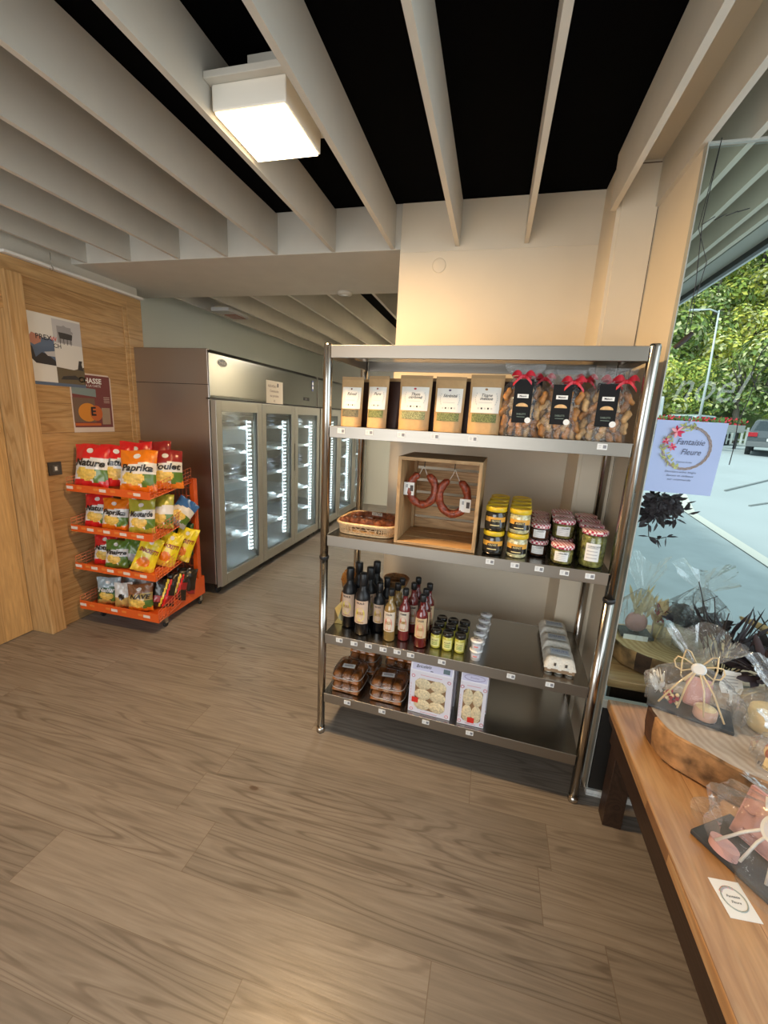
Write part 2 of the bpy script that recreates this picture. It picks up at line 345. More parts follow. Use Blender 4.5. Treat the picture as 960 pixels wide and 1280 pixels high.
mb = MB(); mb.box(-2.90, -2.79, 2.0, 2.998, 2.387, 2.402); mb.box(WX-.2, WX-.005, -2.5, 2.99, 2.385, ZT, 1); struct('trim_6', mb, [mat('white_edge', (.85, .83, .78), .5), SLAT])
mb = MB(); mb.tube([(-.001+.012*math.cos(a*PI/6), 0, .012*math.sin(a*PI/6)) for a in range(13)], .0025, 6); mb.cyl((0, 0, .012), (0, 0, .09), .0015, 6)
o = mb.build('ceiling_hook', CHROME); o.location = (-2.79, 2.27, 2.385); tag(o, 'small steel ring hook hanging at the top of the pine wall', 'hook')
# rear and side walls behind the camera with wide openings for daylight
mb = MB(); mb.box(-3.3, 1.7, -2.6, -2.5, 0, .3); mb.box(-3.3, -2.7, -2.6, -2.5, .3, ZT); mb.box(.9, 1.7, -2.6, -2.5, .3, ZT); mb.box(-2.7, .9, -2.6, -2.5, 2.4, ZT); struct('wall_rear', mb, WHITE)
mb = MB(); mb.box(1.6, 1.7, -2.6, 1.75, 0, .72); mb.box(1.6, 1.7, -2.6, -1.3, .72, ZT); mb.box(1.6, 1.7, -1.3, 1.75, 2.5, ZT); mb.box(1.6, 1.7, 1.6, 1.75, .72, 2.5); struct('wall_side', mb, WHITE)
# shop window beside the shelf
WF = mat('window_frame_pale', (.42, .43, .39), .4, .2)
mb = MB(); mb.box(.5572, .561, 1.730, 1.76, .03, ZC); mb.box(.557, 1.62, 1.735, 1.748, ZC-.004, ZC+.003); mb.box(.557, 1.62, 1.727, 1.76, .44, .475); mb.box(1.595, 1.62, 1.727, 1.76, .03, ZC)
fr = struct('window_1', mb, WF)
mb = MB(); mb.box(.566, 1.595, 1.737, 1.743, .475, ZC-.012); g = mb.build('window_pane', WGLASS, fr)
mb = MB(); mb.box(.566, 1.595, 1.733, 1.75, .03, .44); mb.build('kick_panel', mat('dark_kick_panel', (.02, .018, .016), .4), fr)
mb = MB(); mb.box(.557, 1.62, 1.722, 1.745, 0, .03); mb.box(.557, 1.62, 1.719, 1.722, .006, .012); struct('baseboard_window', mb, mat('baseboard_white', (.72, .74, .72), .4, noise=.2, nscale=30))
mb = MB(); mb.box(.553, .574, 1.795, 1.812, .02, 1.345); struct('trim_7', mb, WF)
mb = MB(); mb.box(.535, .549, 1.788, 1.81, .02, 1.345); struct('trim_8', mb, WF, .002)
# ------------------------------------------------------------------ ceiling lamp
LAMP = mat('lamp_glow', (1, .80, .52), .5, emit=9)
t = thing('ceiling_lamp', 'square glowing white ceiling lamp fixed between two slats', 'ceiling lamp', (-.83, 1.49, 2.48))
mb = MB(); mb.box(-.135, .185, -.16, .165, .075, .095); mb.build('mounting_plate', SLAT, t, .002)
mb = MB(); mb.box(-.125, .128, -.135, .13, .004, .075); mb.build('lamp_body', mat('lamp_casing', (.85, .80, .70), .4), t, .005)
mb = MB(); mb.box(-.118, .121, -.128, .123, -.002, .006); mb.build('diffuser', LAMP, t, .002)
mb = MB(); mb.box(-.05, .05, -.05, .05, .095, .198); mb.build('mounting_block', SLAT, t)
l = bpy.data.lights.new('ceiling_lamp_light', 'AREA'); l.shape = 'SQUARE'; l.size = .22; l.energy = 46; l.color = (1, .64, .30)
o = bpy.data.objects.new('ceiling_lamp_light', l); o.location = (-.83, 1.49, 2.474); C.objects.link(o)
t = thing('added_rear_lamp', 'square white ceiling lamp added unseen in the rear hall, beyond the back wall edge', 'ceiling lamp', (-.98, 5.2, 2.40))  # unseen lamp added to go with the hall light
mb = MB(); mb.box(-.14, .14, -.14, .14, .004, .075); mb.box(-.02, .02, -.02, .02, .075, .285); mb.build('lamp_body', SLAT, t, .004)
mb = MB(); mb.box(-.128, .128, -.128, .128, -.002, .006); mb.build('diffuser', LAMP, t, .002)
t = thing('emergency_light', 'small flat grey emergency light with a reddish cover above the fridges', 'emergency light', (-2.50, 3.72, 2.44))
mb = MB(); mb.box(-.09, .09, -.16, .16, 0, .032); mb.build('housing', mat('em_grey', (.5, .48, .45), .5), t, .004)
mb = MB(); mb.box(-.05, .07, -.02, .14, -.006, 0); mb.build('cover', mat('em_red', (.30, .10, .06), .3), t)
t = thing('spot_light', 'small round white spotlight on a slat near the beam', 'spotlight', (-1.175, 3.19, 2.450))
mb = MB(); mb.lathe([(.05, .02), (.055, .012), (.05, 0), (.035, -.004), (0, -.004)], seg=24, m=0); mb.build('bezel', SLAT, t)
mb = MB(); mb.lathe([(.03, -.005), (0, -.006)], seg=20); mb.build('lens', mat('lens', (.9, .9, .85), .2), t)

# ------------------------------------------------------------------ steel shelving unit
SA = -0.039245
SO = Vector((-.70, 1.722, 0)); SM = T(*SO) @ R(SA, 'Z')
def S(u, v, z=0): return tuple(SM @ Vector((u, v, z)))
unit = thing('shelving_unit', 'tall brushed steel shelving unit with round posts in front of the back wall', 'shelving unit', SO, SA)
for (u, v) in ((0, 0), (1.197, 0), (0, .455), (1.197, .455)):
    mb = MB(); mb.lathe([(.019, .02), (.019, .93)], (u, v, 0), 20); mb.lathe([(.019, .942), (.019, 1.857), (.016, 1.866), (0, 1.868)], (u, v, 0), 20)
    p = mb.build('post', CHROME, unit)
    mb = MB(); mb.lathe([(.021, 0), (.023, .01), (.021, .03), (.019, .03)], (u, v, 0), 16); mb.build('foot', CHROME, p)
    mb = MB(); mb.lathe([(.0205, .928), (.0225, .931), (.0225, .942), (.0205, .945)], (u, v, 0), 20); mb.build('joint_ring', BLK, p)
LEV = [.232, .556, 1.046, 1.533, 1.857]
TAGS = {3: [.073, .199, .337, .475, .625, 1.083], 2: [.74, .838, .93, 1.023, 1.114], 1: [.093, .168, .239, .311, .378, .441, .583, .878, 1.033], 0: [.144, .322, .534, .735], 4: []}
TG = mat('tag_white', (.80, .80, .78), .5)
for k, z in enumerate(LEV):
    lh = .048
    mb = MB(); mb.box(.012, 1.185, -.012, .467, z-.004, z); o = mb.build('shelf_plate', STEELS, unit)
    mb = MB(); mb.box(.019, 1.178, -.014, -.011, z-lh, z+.001); mb.box(.019, 1.178, .466, .469, z-lh, z+.001)
    mb.box(.012, .015, .012, .445, z-lh, z+.001); mb.box(1.182, 1.185, .012, .445, z-lh, z+.001); mb.box(.019, 1.178, -.014, .0, z-lh, z-lh+.002)
    mb.build('shelf_lip', STEEL, o, .001)
    mb = MB(); mb.box(.03, 1.17, .16, .30, z-.022, z-.005); mb.build('stiffener', STEELS, o)
    for u in TAGS[k]:
        mb = MB(); a = rnd(-.03, .03); Mx = T(u, -.0148, z-.018+rnd(-.002, .002)) @ R(a, 'Y')
        mb.cbox((0, 0, 0), (.033, .0012, .021), 0, Mx)
        mb.cbox((.008, -.0008, 0), (.011, .0004, .012), 1, Mx)
        for q in range(3): mb.cbox((-.008, -.0008, .005-.004*q), (.010-.002*q, .0004, .0012), 2, Mx)
        mb.build('price_tag', [TG, mat('tag_code', (.25, .25, .27), .6), GREY], unit)

def patch(mb, R0, z0, z1, a0, a1, m, seg=10):
    """label wrapped on a cylinder facing -Y"""
    mb.grid(lambda u, v: (R0*math.sin(a0+(a1-a0)*u), -R0*math.cos(a0+(a1-a0)*u), z0+(z1-z0)*v), seg, 1, m); return mb
def curved_text(mb, txt, size, R0, z, m, bold=0, width=None, shear=0):
    v, p, wd = text_mesh(txt, bold, shear); kx = size if not width else width/max(wd, .01)
    mb.add([((R0)*math.sin(a[0]*kx/R0), -R0*math.cos(a[0]*kx/R0), z+a[1]*size) for a in v], p, m); return mb

# -- kraft pouches on the top shelf
KRAFT = mat('kraft_paper', (.50, .315, .145), .65, noise=.05, nscale=60, bump=.1)
KRD = mat('kraft_fold', (.42, .27, .13), .7); KSHADE = mat('pouch_shaded_brown', (.07, .03, .02), .45)  # back-row brown has the shade behind the front pouches put into its colour
LAB = mat('label_cream', (.82, .79, .72), .55); LABP = mat('label_botanic', (.55, .56, .54), .6)
HERB = {n: mat('herb_'+n, c, .7, noise=.7, nscale=260) for n, c in (('dark', (.12, .11, .07)), ('green', (.15, .17, .06)), ('mix', (.25, .26, .13)), ('olive', (.17, .19, .07)))}
def pouch(label, u, v, wd, h, title, herb, dot, rz=0, front=True):
    t = thing('kraft_pouch', label, 'pouch', S(u, v, 1.534), SA+rz, 'kraft tea pouches on the top shelf')
    th = .062
    def P(a, b, sgn):
        e = min(1, 4*min(a, 1-a))**.5
        tt = th/2*(1-b)**.75*e*(1 if b < .999 else 0)+.0012
        return ((a-.5)*wd*(1-.05*(1-b)), sgn*tt+.012*(b)*1.0, b*h)
    mb = MB()
    def mf(a, b): return 0 if b < .93 else 1
    mb.grid(lambda a, b: P(a, b, -1), 14, 16, mf); mb.grid(lambda a, b: P(1-a, b, 1), 14, 16, mf)
    mb.add([(-wd/2*.95, -.001, 0), (wd/2*.95, -.001, 0), (wd/2*.85, -th/2, .001), (-wd/2*.85, -th/2, .001), (wd/2*.85, th/2, .001), (-wd/2*.85, th/2, .001)], [(0, 1, 2, 3), (0, 1, 4, 5)], 0)
    mb.build('pouch_body', [KRAFT, KRD] if front else [KSHADE, KRAFT], t)
    if not front: return t
    def L(a, b, off): p = P(a, b, -1); return (p[0], p[1]-off, p[2])
    m2 = MB(); m2.grid(lambda a, b: L(.07+.86*a, .36+.43*b, .0012), 10, 8, 0)
    def tx(s_, a, b, sz, m_, bold=0, width=None, shear=0):
        vv, pp, wdt = text_mesh(s_, bold, shear); kx = sz if not width else width/max(wdt, .01)
        m2.add([L(a+q[0]*kx/wd, b+q[1]*sz/h, .0020) for q in vv], pp, m_)
    for i, ln in enumerate(title): tx(ln, .52, .655-.055*i, .017, 1, .01, shear=.3)
    for q in range(5): m2.grid(lambda a, b, q=q: L(.28+.1*q+.05*a, .42+.03*b, .0020), 1, 1, 1 if q % 2 else 2)
    m2.grid(lambda a, b: L(.3+.4*a, .53-.0+.008*b, .0020), 4, 1, 2)
    for s_ in (-1, 1):   # botanical wreath sprigs
        for q in range(6):
            aa = .52+s_*(.27+.04*math.sin(q*.6)); bb = .49+.035*q
            m2.add([L(aa, bb, .0019), L(aa+s_*.04, bb+.02, .0019), L(aa+s_*.01, bb+.035, .0019)], [(0, 1, 2)], 2)
    m2.add([L(.5+.045*math.cos(k*PI/5), .755+.018*math.sin(k*PI/5), .0021) for k in range(10)], [tuple(range(10))], 3)
    m2.build('label', [LAB, INK, LABP, mat('dot_'+dot[0], dot[1], .5)], t)
    m3 = MB(); m3.grid(lambda a, b: L(.12+.76*a, .2+.145*b, .001), 8, 3, 0); m3.build('window_strip', HERB[herb], t)
    return t
pouch('leftmost brown kraft tea pouch on the top shelf, dark herbs in its window', .092, .05, .098, .208, ['Réveil'], 'dark', ('brown', (.2, .08, .05)), .05)
pouch('second kraft tea pouch from the left on the top shelf, short one-word title', .208, .052, .092, .214, ['Pure'], 'green', ('maroon', (.3, .06, .05)), -.08)
pouch('wide kraft tea pouch in the middle with a red dot on its label', .37, .05, .135, .220, ['Thym', 'citronné'], 'mix', ('red', (.5, .04, .05)), 0)
pouch('fourth kraft pouch from the left with a grey label and olive herbs', .512, .055, .122, .218, ['Sérénité'], 'olive', ('navy', (.1, .06, .12)), .0)
pouch('rightmost kraft tea pouch, beside the bags with red ribbons', .655, .05, .130, .228, ['Tisane', 'mélisse'], 'green', ('ochre', (.35, .2, .08)), -.02)
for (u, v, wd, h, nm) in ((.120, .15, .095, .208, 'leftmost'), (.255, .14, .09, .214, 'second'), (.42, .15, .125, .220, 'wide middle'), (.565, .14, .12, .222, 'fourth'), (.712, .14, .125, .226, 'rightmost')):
    pouch('shade-darkened brown pouch in the back row behind the %s front kraft pouch' % nm, u, v, wd, h, [], 'dark', ('brown', (.2, .08, .05)), 0, False)

# -- clear bags of twisted biscuits tied with red ribbons
TWI = mat('biscuit_golden', (.46, .20, .055), .55, noise=.45, nscale=45)
TWI2 = mat('biscuit_sugared', (.64, .40, .18), .6, noise=.3, nscale=60)
RED = mat('red_ribbon', (.62, .02, .04), .4)
def ribbon_bow(mb, c, s_, m=0, flip=1):
    cx, cy, cz = c
    for sg in (-1, 1):
        mb.grid(lambda a, b, sg=sg: (cx+sg*s_*(.05+.95*a), cy-.012*math.sin(PI*a)+(b-.5)*.006, cz+s_*(.30*math.sin(PI*a*.9)+(b-.5)*(.20+.30*math.sin(PI*a)))), 8, 2, m)
        mb.grid(lambda a, b, sg=sg: (cx+sg*s_*(.1+.75*a), cy-.010-.008*math.sin(3*a), cz-s_*(.75*a**1.3)+s_*(b-.5)*.28), 6, 1, m)
    mb.ball((cx, cy-.006, cz), s_*.16, s_*.12, s_*.18, 8, 6, m)
def candy(label, u, v, wd, h, rz, bowdx, seed):
    rg = random.Random(seed)
    t = thing('biscuit_bag', label, 'bag of biscuits', S(u, v, 1.534), SA+rz, 'biscuit bags with red ribbons')
    mb = MB()
    for col in range(5):
        for row in range(5):
            x = (col-2)*wd*.20+rg.uniform(-.006, .006); z = .015+row*h*.135+rg.uniform(0, .012); y = rg.uniform(-.022, .016)
            a = rg.uniform(-.5, .5)+(col-2)*-.1
            pts = [(x+math.sin(a)*q*.012+.004*math.sin(q*2.2), y+.004*math.cos(q*2.2), z+math.cos(a)*q*.012) for q in range(-2, 3)]
            mb.tube(pts, [.007, .012, .0135, .012, .007], 7, rg.choice((0, 0, 1)))
    mb.build('biscuits', [TWI, TWI2], t)
    mb = MB()
    def P(a, b, sg):
        e = min(1, 4*min(a, 1-a))**.5
        neck = 1-.45*math.exp(-((b-.80)/.09)**2)
        tt = .034*e*(1-b**3)*(neck**2)+.001
        return ((a-.5)*wd*neck+bowdx*.3*max(0, b-.5), sg*tt+.002*math.sin(19*a+7*b), b*h*1.04)
    mb.grid(lambda a, b: P(a, b, -1), 12, 20); mb.grid(lambda a, b: P(1-a, b, 1), 12, 20); mb.build('clear_bag', FILM, t)
    mb = MB(); yl = -.0435
    mb.box(-.033, .033, yl-.001, yl, .052, .185*h/.23, 0)
    mb.add([(.022*math.cos(k*PI/9), yl-.0016, .112+.013*max(0, math.sin(k*PI/9))) for k in range(10)], [tuple(range(10))], 1)
    mb.text('SABLETS', .009, 2, T(0, yl-.002, .084), .01); mb.cbox((0, yl-.0018, .150), (.04, .0006, .014), 3); mb.text('Maison', .009, 0, T(0, yl-.0025, .150), .02)
    mb.cbox((0, yl-.0018, .074), (.03, .0005, .002), 2)
    mb.add([(.026+.011*math.cos(k*PI/8), yl-.0024, .062+.011*math.sin(k*PI/8)) for k in range(16)], [tuple(range(16))], 3)
    mb.build('label', [mat('label_black', (.008, .008, .009), .6, spec=.2), TWI2, mat('sage_ink', (.18, .24, .20), .6), PAPER], t)
    mb = MB(); ribbon_bow(mb, (bowdx, -.03, h*.845), .042); mb.tube([(bowdx+.03*math.cos(k*PI/6), .0+.02*math.sin(k*PI/6), h*.845) for k in range(12)], .004, 6, 0, closed=True)
    mb.build('ribbon_bow', RED, t)
candy('clear bag of twisted biscuits with red bow, nearest the kraft pouches', .790, .06, .150, .262, .05, -.005, 1)
candy('middle one of the three clear biscuit bags with red ribbons', .930, .06, .150, .242, -.02, .035, 2)
candy('rightmost clear biscuit bag with red ribbon, next to the right post', 1.085, .06, .165, .25, -.04, .05, 3)
for u, v, b, n in ((.83, .2, .04, 'left'), (.975, .21, .05, 'middle'), (1.10, .21, .02, 'right')):
    candy('biscuit bag with red ribbon in the back row, behind the %s front bag' % n, u, v, .14, .27, 0, b, int(u*100))
t = thing('cardboard_box', 'open light cardboard box standing behind the red-ribboned biscuit bags', 'box', S(.95, .36, 1.534), SA)
mb = MB(); mb.box(-.15, .15, -.05, .05, 0, .245); mb.build('box_body', KRAFT, t, .001)
mb = MB(); mb.box(-.15, .15, -.052, -.05, .2, .262, 0, ); mb.build('flap', KRD, t)

# -- bread basket
WICK = mat('wicker_pale', (.66, .47, .27), .6, noise=.25, nscale=90)
WICKD = mat('wicker_tan', (.52, .33, .16), .65, noise=.25, nscale=90)
t = thing('bread_basket', 'low oval-cornered woven basket with cured sausages on the middle shelf', 'basket', S(.172, .17, 1.047), SA)
mb = MB(); bw, bd, bh = .145, .14, .052
def rr(w_, d_, n=40):
    P = []
    for k in range(n):
        a = 2*PI*k/n; c, s_ = math.cos(a), math.sin(a); P.append((math.copysign(abs(c)**.45, c)*w_, math.copysign(abs(s_)**.45, s_)*d_))
    return P
mb.tube([(x, y, bh) for x, y in rr(bw, bd)], .0065, 8, 0, closed=True); mb.tube([(x, y, .006) for x, y in rr(bw-.012, bd-.012)], .006, 8, 0, closed=True)
mb.build('basket_rim', WICK, t)
mb = MB()
A_ = rr(bw-.004, bd-.004, 120); B_ = rr(bw-.012, bd-.012, 120)
for k in range(0, 120, 2):
    for sg in (2, -2):
        a = A_[k]; b = B_[(k+sg) % 120]; mb.tube([(b[0], b[1], .008), ((a[0]+b[0])/2*1.01, (a[1]+b[1])/2*1.01, .028), (a[0], a[1], bh-.004)], .0017, 5, 0)
for z in (.016, .03, .042):
    mb.tube([(x, y, z) for x, y in rr(bw-.010+z*.12, bd-.010+z*.12)], .0018, 5, 0, closed=True)
mb.build('woven_side', WICK, t)
mb = MB(); mb.prism([(x*.93, y*.93) for x, y in rr(bw, bd)], .003, .007, 0, axis='Z'); mb.build('basket_base', WICKD, t)
SAUS = mat('cured_sausage', (.32, .095, .035), .45, noise=.55, nscale=70, bump=.3)
bp0 = None
def sausage(loc, rz, ln, label, r0=.021, bend=.02, tilt=0):
    mb = MB(); n = 12
    mb.tube([(-ln/2+ln*k/n, bend*math.sin(PI*k/n), .004*math.sin(k*1.7)) for k in range(n+1)], [r0*(.35 if k in (0, n) else (.8 if k in (1, n-1) else 1+.06*math.sin(k*2))) for k in range(n+1)], 12)
    o = mb.build('sausage', SAUS); o.location = S(*loc); o.rotation_euler = (0, tilt, SA+rz); return tag(o, label, 'sausage', 'cured sausages in the basket')
sausage((.085, .10, 1.094), .5, .10, 'short brown sausage at the front left of the woven basket')
sausage((.140, .12, 1.094), .35, .13, 'brown sausage second from the left at the basket front', bend=.01)
sausage((.192, .10, 1.094), .1, .13, 'darker brown sausage lying in the middle of the basket front')
sausage((.260, .10, 1.094), .5, .10, 'brown sausage at the front right of the woven basket')
sausage((.12, .21, 1.098), .6, .14, 'brown sausage at the back left of the woven basket')
sausage((.215, .22, 1.098), -.3, .13, 'brown sausage at the back right of the woven basket')
mb = MB(); mb.cbox((0, 0, 0), (.05, .03, .0012), 0); [mb.cbox((-.016+.008*k, -.006+.006*(k % 3), .0008), (.004, .005, .0004), 1) for k in range(5)]
o = mb.build('paper_slip', [LAB, INK]); o.location = S(.19, .185, 1.123); o.rotation_euler = (.3, .1, .3); tag(o, 'small black and white printed slip on top of the sausages', 'slip')
# hook-shaped white hanger on the lip
# -- wooden crate with sausage rings
CR = wood('crate_pine', (.36, .20, .08), (.48, .29, .13), (.54, .34, .16), axis='X', rough=.6, scale=2, knots=.3, stretch=.1)
CRV = wood('crate_pine_side', (.36, .21, .09), (.48, .30, .14), (.54, .35, .17), axis='Z', rough=.6, scale=2, knots=.3, stretch=.1)
t = thing('wooden_crate', 'pale wooden slatted crate on its side holding two hanging sausage rings', 'crate', S(.499, .012, 1.047), SA)
cw, ch, cd = .174, .378, .29
for nm, a in (('side_board', (-cw, -cw+.014)), ('side_board', (cw-.014, cw))):
    mb = MB(); mb.box(a[0], a[1], 0, cd, 0, ch); mb.build(nm, CRV, t, .001)
mb = MB(); mb.box(-cw+.014, cw-.014, 0, cd, ch-.014, ch); mb.build('top_board', CR, t, .001)
for y0 in (0, .100, .2):
    mb = MB(); mb.box(-cw+.014, cw-.014, y0, y0+.092, 0, .012); mb.build('bottom_slat', CR, t, .001)
for k in range(6):
    z0 = .014+k*.060
    mb = MB(); mb.box(-cw+.014, cw-.014, cd-.010, cd, z0, z0+.046); mb.build('back_slat', CR, t, .001)
for x in (-cw+.014, cw-.028):
    mb = MB(); mb.box(x, x+.014, cd-.036, cd-.010, .014, ch-.014); mb.build('corner_post', CRV, t)
for hx in (-.075, .055):
    mb = MB(); mb.cyl((hx, .075, ch-.014), (hx, .075, ch-.045), .0018, 6); mb.build('hook', BLK, t)
def ring(cu, cz, a0, a1, label, tagang, seed, RX=.056, RZ=.068):
    t = thing('sausage_ring', label, 'sausage', S(.499+cu, .087, 1.047+cz), SA)
    mb = MB(); n = 26; P = []
    for k in range(n+1):
        a = a0+(a1-a0)*k/n; P.append((RX*math.cos(a), .004*math.sin(3*a+seed), RZ*math.sin(a)))
    mb.tube(P, [.006 if k in (0, n) else (.0175+.0015*math.sin(k*1.9+seed)) for k in range(n+1)], 12, 0); mb.build('sausage_body', mat('paprika_sausage', (.25, .045, .018), .32, noise=.55, nscale=80, bump=.35), t)
    mb = MB()
    for P_ in (P[0], P[-1]): mb.tube([P_, (P_[0]*.4, 0, RZ+.02), (0, 0, ch-.045-cz)], .0012, 5)
    mb.build('string', mat('string', (.7, .66, .58), .8), t)
    mb = MB(); Mx = T(RX*math.cos(tagang), -.0185, RZ*math.sin(tagang)) @ R(.0 if tagang > 2 else .35, 'Y')
    mb.cbox((0, 0, 0), (.046, .0015, .056), 0, Mx); mb.cbox((.012, -.001, .003), (.014, .0008, .026), 1, Mx); mb.cbox((-.010, -.001, 0), (.012, .0008, .05), 2, Mx); mb.text('IIIII', .012, 3, Mx @ T(-.010, -.002, .012) @ R(PI/2, 'Y'), .01)
    mb.build('label', [LAB, mat('label_dark', (.08, .06, .05), .6), PAPER, INK], t)
ring(-.078, .235, PI*.60, PI*2.40, 'reddish sausage ring hanging on the left inside the wooden crate', PI*1.0, 1)
ring(.058, .215, PI*.62, PI*2.38, 'sausage ring hanging on the right inside the wooden crate, tag tilted', PI*1.87, 2, .060, .075)

# -- jars with yellow lids
YEL = mat('yellow_lid', (.70, .48, .02), .35); JB = mat('jar_black', (.02, .018, .016), .12, coat=1); ORG = mat('label_orange', (.72, .36, .05), .5)
EGGJ = mat('jar_white_onions', (.55, .52, .30), .12, coat=1, noise=.5, nscale=80)
def ylid_jar(kind, name='lidded_jar'):
    t = thing(name, 'jar', 'jar', (0, 0, 0), SA)
    body = JB if kind == 'dark' else EGGJ
    mb = MB(); mb.lathe([(.0, .0), (.034, 0), (.040, .005), (.0415, .015), (.0415, .068), (.038, .076), (.036, .082)], seg=24); mb.build('jar_body', body, t)
    mb = MB(); patch(mb, .0422, .018, .040, -1.15, 1.15, 0); patch(mb, .0422, .040, .060, -1.15, 1.15, 1 if kind == 'dark' else 1); patch(mb, .0428, .036, .050, -.5, .5, 0)
    curved_text(mb, 'OLIVES' if kind == 'dark' else 'ANTIPASTI', .011, .0432, .044, 2, .01, .032)
    patch(mb, .0426, .024, .028, -.5, .4, 2)
    mb.build('label', [JB, ORG, mat('gold_print', (.75, .62, .3), .5)], t)
    mb = MB(); mb.lathe([(.0405, .080), (.0425, .083), (.0425, .097), (.0405, .100), (.036, .100), (.035, .098), (0, .098)], seg=28); mb.build('lid', YEL, t)
    return t
protoJ = {'dark': ylid_jar('dark'), 'pale': ylid_jar('pale')}
used = set()
rowsn = ['front', 'second', 'third', 'fourth']
for col, (kd, u, wd) in enumerate((('dark', .742, 'dark olives'), ('pale', .838, 'pale antipasti'))):
    for row in range(4):
        for lv in range(2):
            loc = S(u+.003*row, .058+.090*row, 1.0475+.101*lv)
            lab = 'yellow-lidded jar of %s in the %s row, %s one' % (wd, rowsn[row], 'upper' if lv else 'lower')
            if kd not in used: used.add(kd); o = protoJ[kd]; o.location = loc; o['label'] = lab; o['group'] = 'yellow-lidded jars'
            else: dup(protoJ[kd], loc, SA+rnd(-.15, .15), lab, 'yellow-lidded jars')
# -- jars with red gingham lids
def gingham():
    m, t_, b = nt('gingham_lid'); N = t_.nodes; L = t_.links; tc = N.new('ShaderNodeTexCoord'); ck = N.new('ShaderNodeTexChecker'); ck.inputs['Scale'].default_value = 105
    ck.inputs[1].default_value = (.42, .02, .06, 1); ck.inputs[2].default_value = (.85, .72, .72, 1); mp = N.new('ShaderNodeMapping'); mp.inputs['Rotation'].default_value = (.0, 0, .6); mp.inputs['Location'].default_value = (.003, .003, .0033)
    L.new(tc.outputs['Object'], mp.inputs[0]); L.new(mp.outputs[0], ck.inputs[0]); L.new(ck.outputs[0], b.inputs['Base Color']); b.inputs['Roughness'].default_value = .35; return m
GING = gingham()
def gjar(nm, h, R0, content, lab_w, title):
    t = thing(nm, 'jar', 'jar', (0, 0, 0), SA)
    mb = MB(); mb.lathe([(0, .004), (R0*.9, .004), (R0*.965, .012), (R0*.965, h-.028), (R0*.84, h-.020)], seg=22); mb.build('contents', content, t)
    mb = MB(); mb.lathe([(0, 0), (R0*.9, 0), (R0, .008), (R0, h-.028), (R0*.9, h-.018), (R0*.86, h-.014)], seg=24); mb.build('glass', GLASS, t)
    mb = MB(); patch(mb, R0*1.015, h*.2, h*.68, -lab_w, lab_w*.6, 0)
    for q in range(4): patch(mb, R0*1.03, h*(.28+.09*q), h*(.30+.09*q), -lab_w*.8, lab_w*.35, 1)
    curved_text(mb, title, .008, R0*1.04, h*.60, 2, .01)
    mb.build('label', [PAPER, GREY, INK], t)
    mb = MB(); mb.lathe([(R0*.97, h-.017), (R0*1.03, h-.014), (R0*1.03, h-.002), (R0*.97, h), (0, h)], seg=28); mb.build('lid', GING, t)
    return t
PK = mat('pickled_vegetables', (.24, .20, .06), .25, noise=.8, nscale=70, coat=.6); PK2 = mat('green_pickles', (.27, .25, .07), .25, noise=.7, nscale=60, coat=.6); PKD = mat('dark_preserve', (.10, .035, .02), .2, noise=.5, nscale=60, coat=.6)
pj = {'C': gjar('gingham_jar', .068, .038, PKD, .8, 'CONFIT'), 'D': gjar('gingham_jar', .080, .043, PK, .75, 'LEGUMES'), 'E': gjar('tall_gingham_jar', .148, .046, PK2, .7, 'CORNICHONS')}
first = {k: True for k in pj}
def putj(k, loc, lab, rz=0, h=None):
    if first[k]: first[k] = False; o = pj[k]; o.location = loc; o['label'] = lab; o['group'] = 'gingham-lidded jars'; o.rotation_euler = (0, 0, SA+rz)
    else: dup(pj[k], loc, SA+rz, lab, 'gingham-lidded jars')
for row in range(4):
    for lv in range(2 if row < 4 else 1):
        putj('C', S(.925+.004*row, .115+.078*row, 1.0475+.069*lv), 'small dark preserve jar, gingham lid, beside the yellow-lidded jars, %s row %s' % (rowsn[row], 'on top' if lv else 'below'), rnd(-.2, .2))
putj('D', S(1.012, .050, 1.0475), 'squat gingham-lidded jar of pickled vegetables at the shelf front', 0)
for row in range(1, 4):
    for lv in range(2):
        putj('D', S(1.012+.004*row, .050+.089*row, 1.0475+.081*lv), 'squat gingham-lidded jar behind the front squat one, %s row %s' % (rowsn[row], 'on top' if lv else 'below'), rnd(-.2, .2))
for row in range(4):
    putj('E', S(1.122+.003*row, .060+.094*row, 1.0475), 'tall gingham-lidded jar of green pickles, %s row beside the right post' % rowsn[row], rnd(-.1, .1))
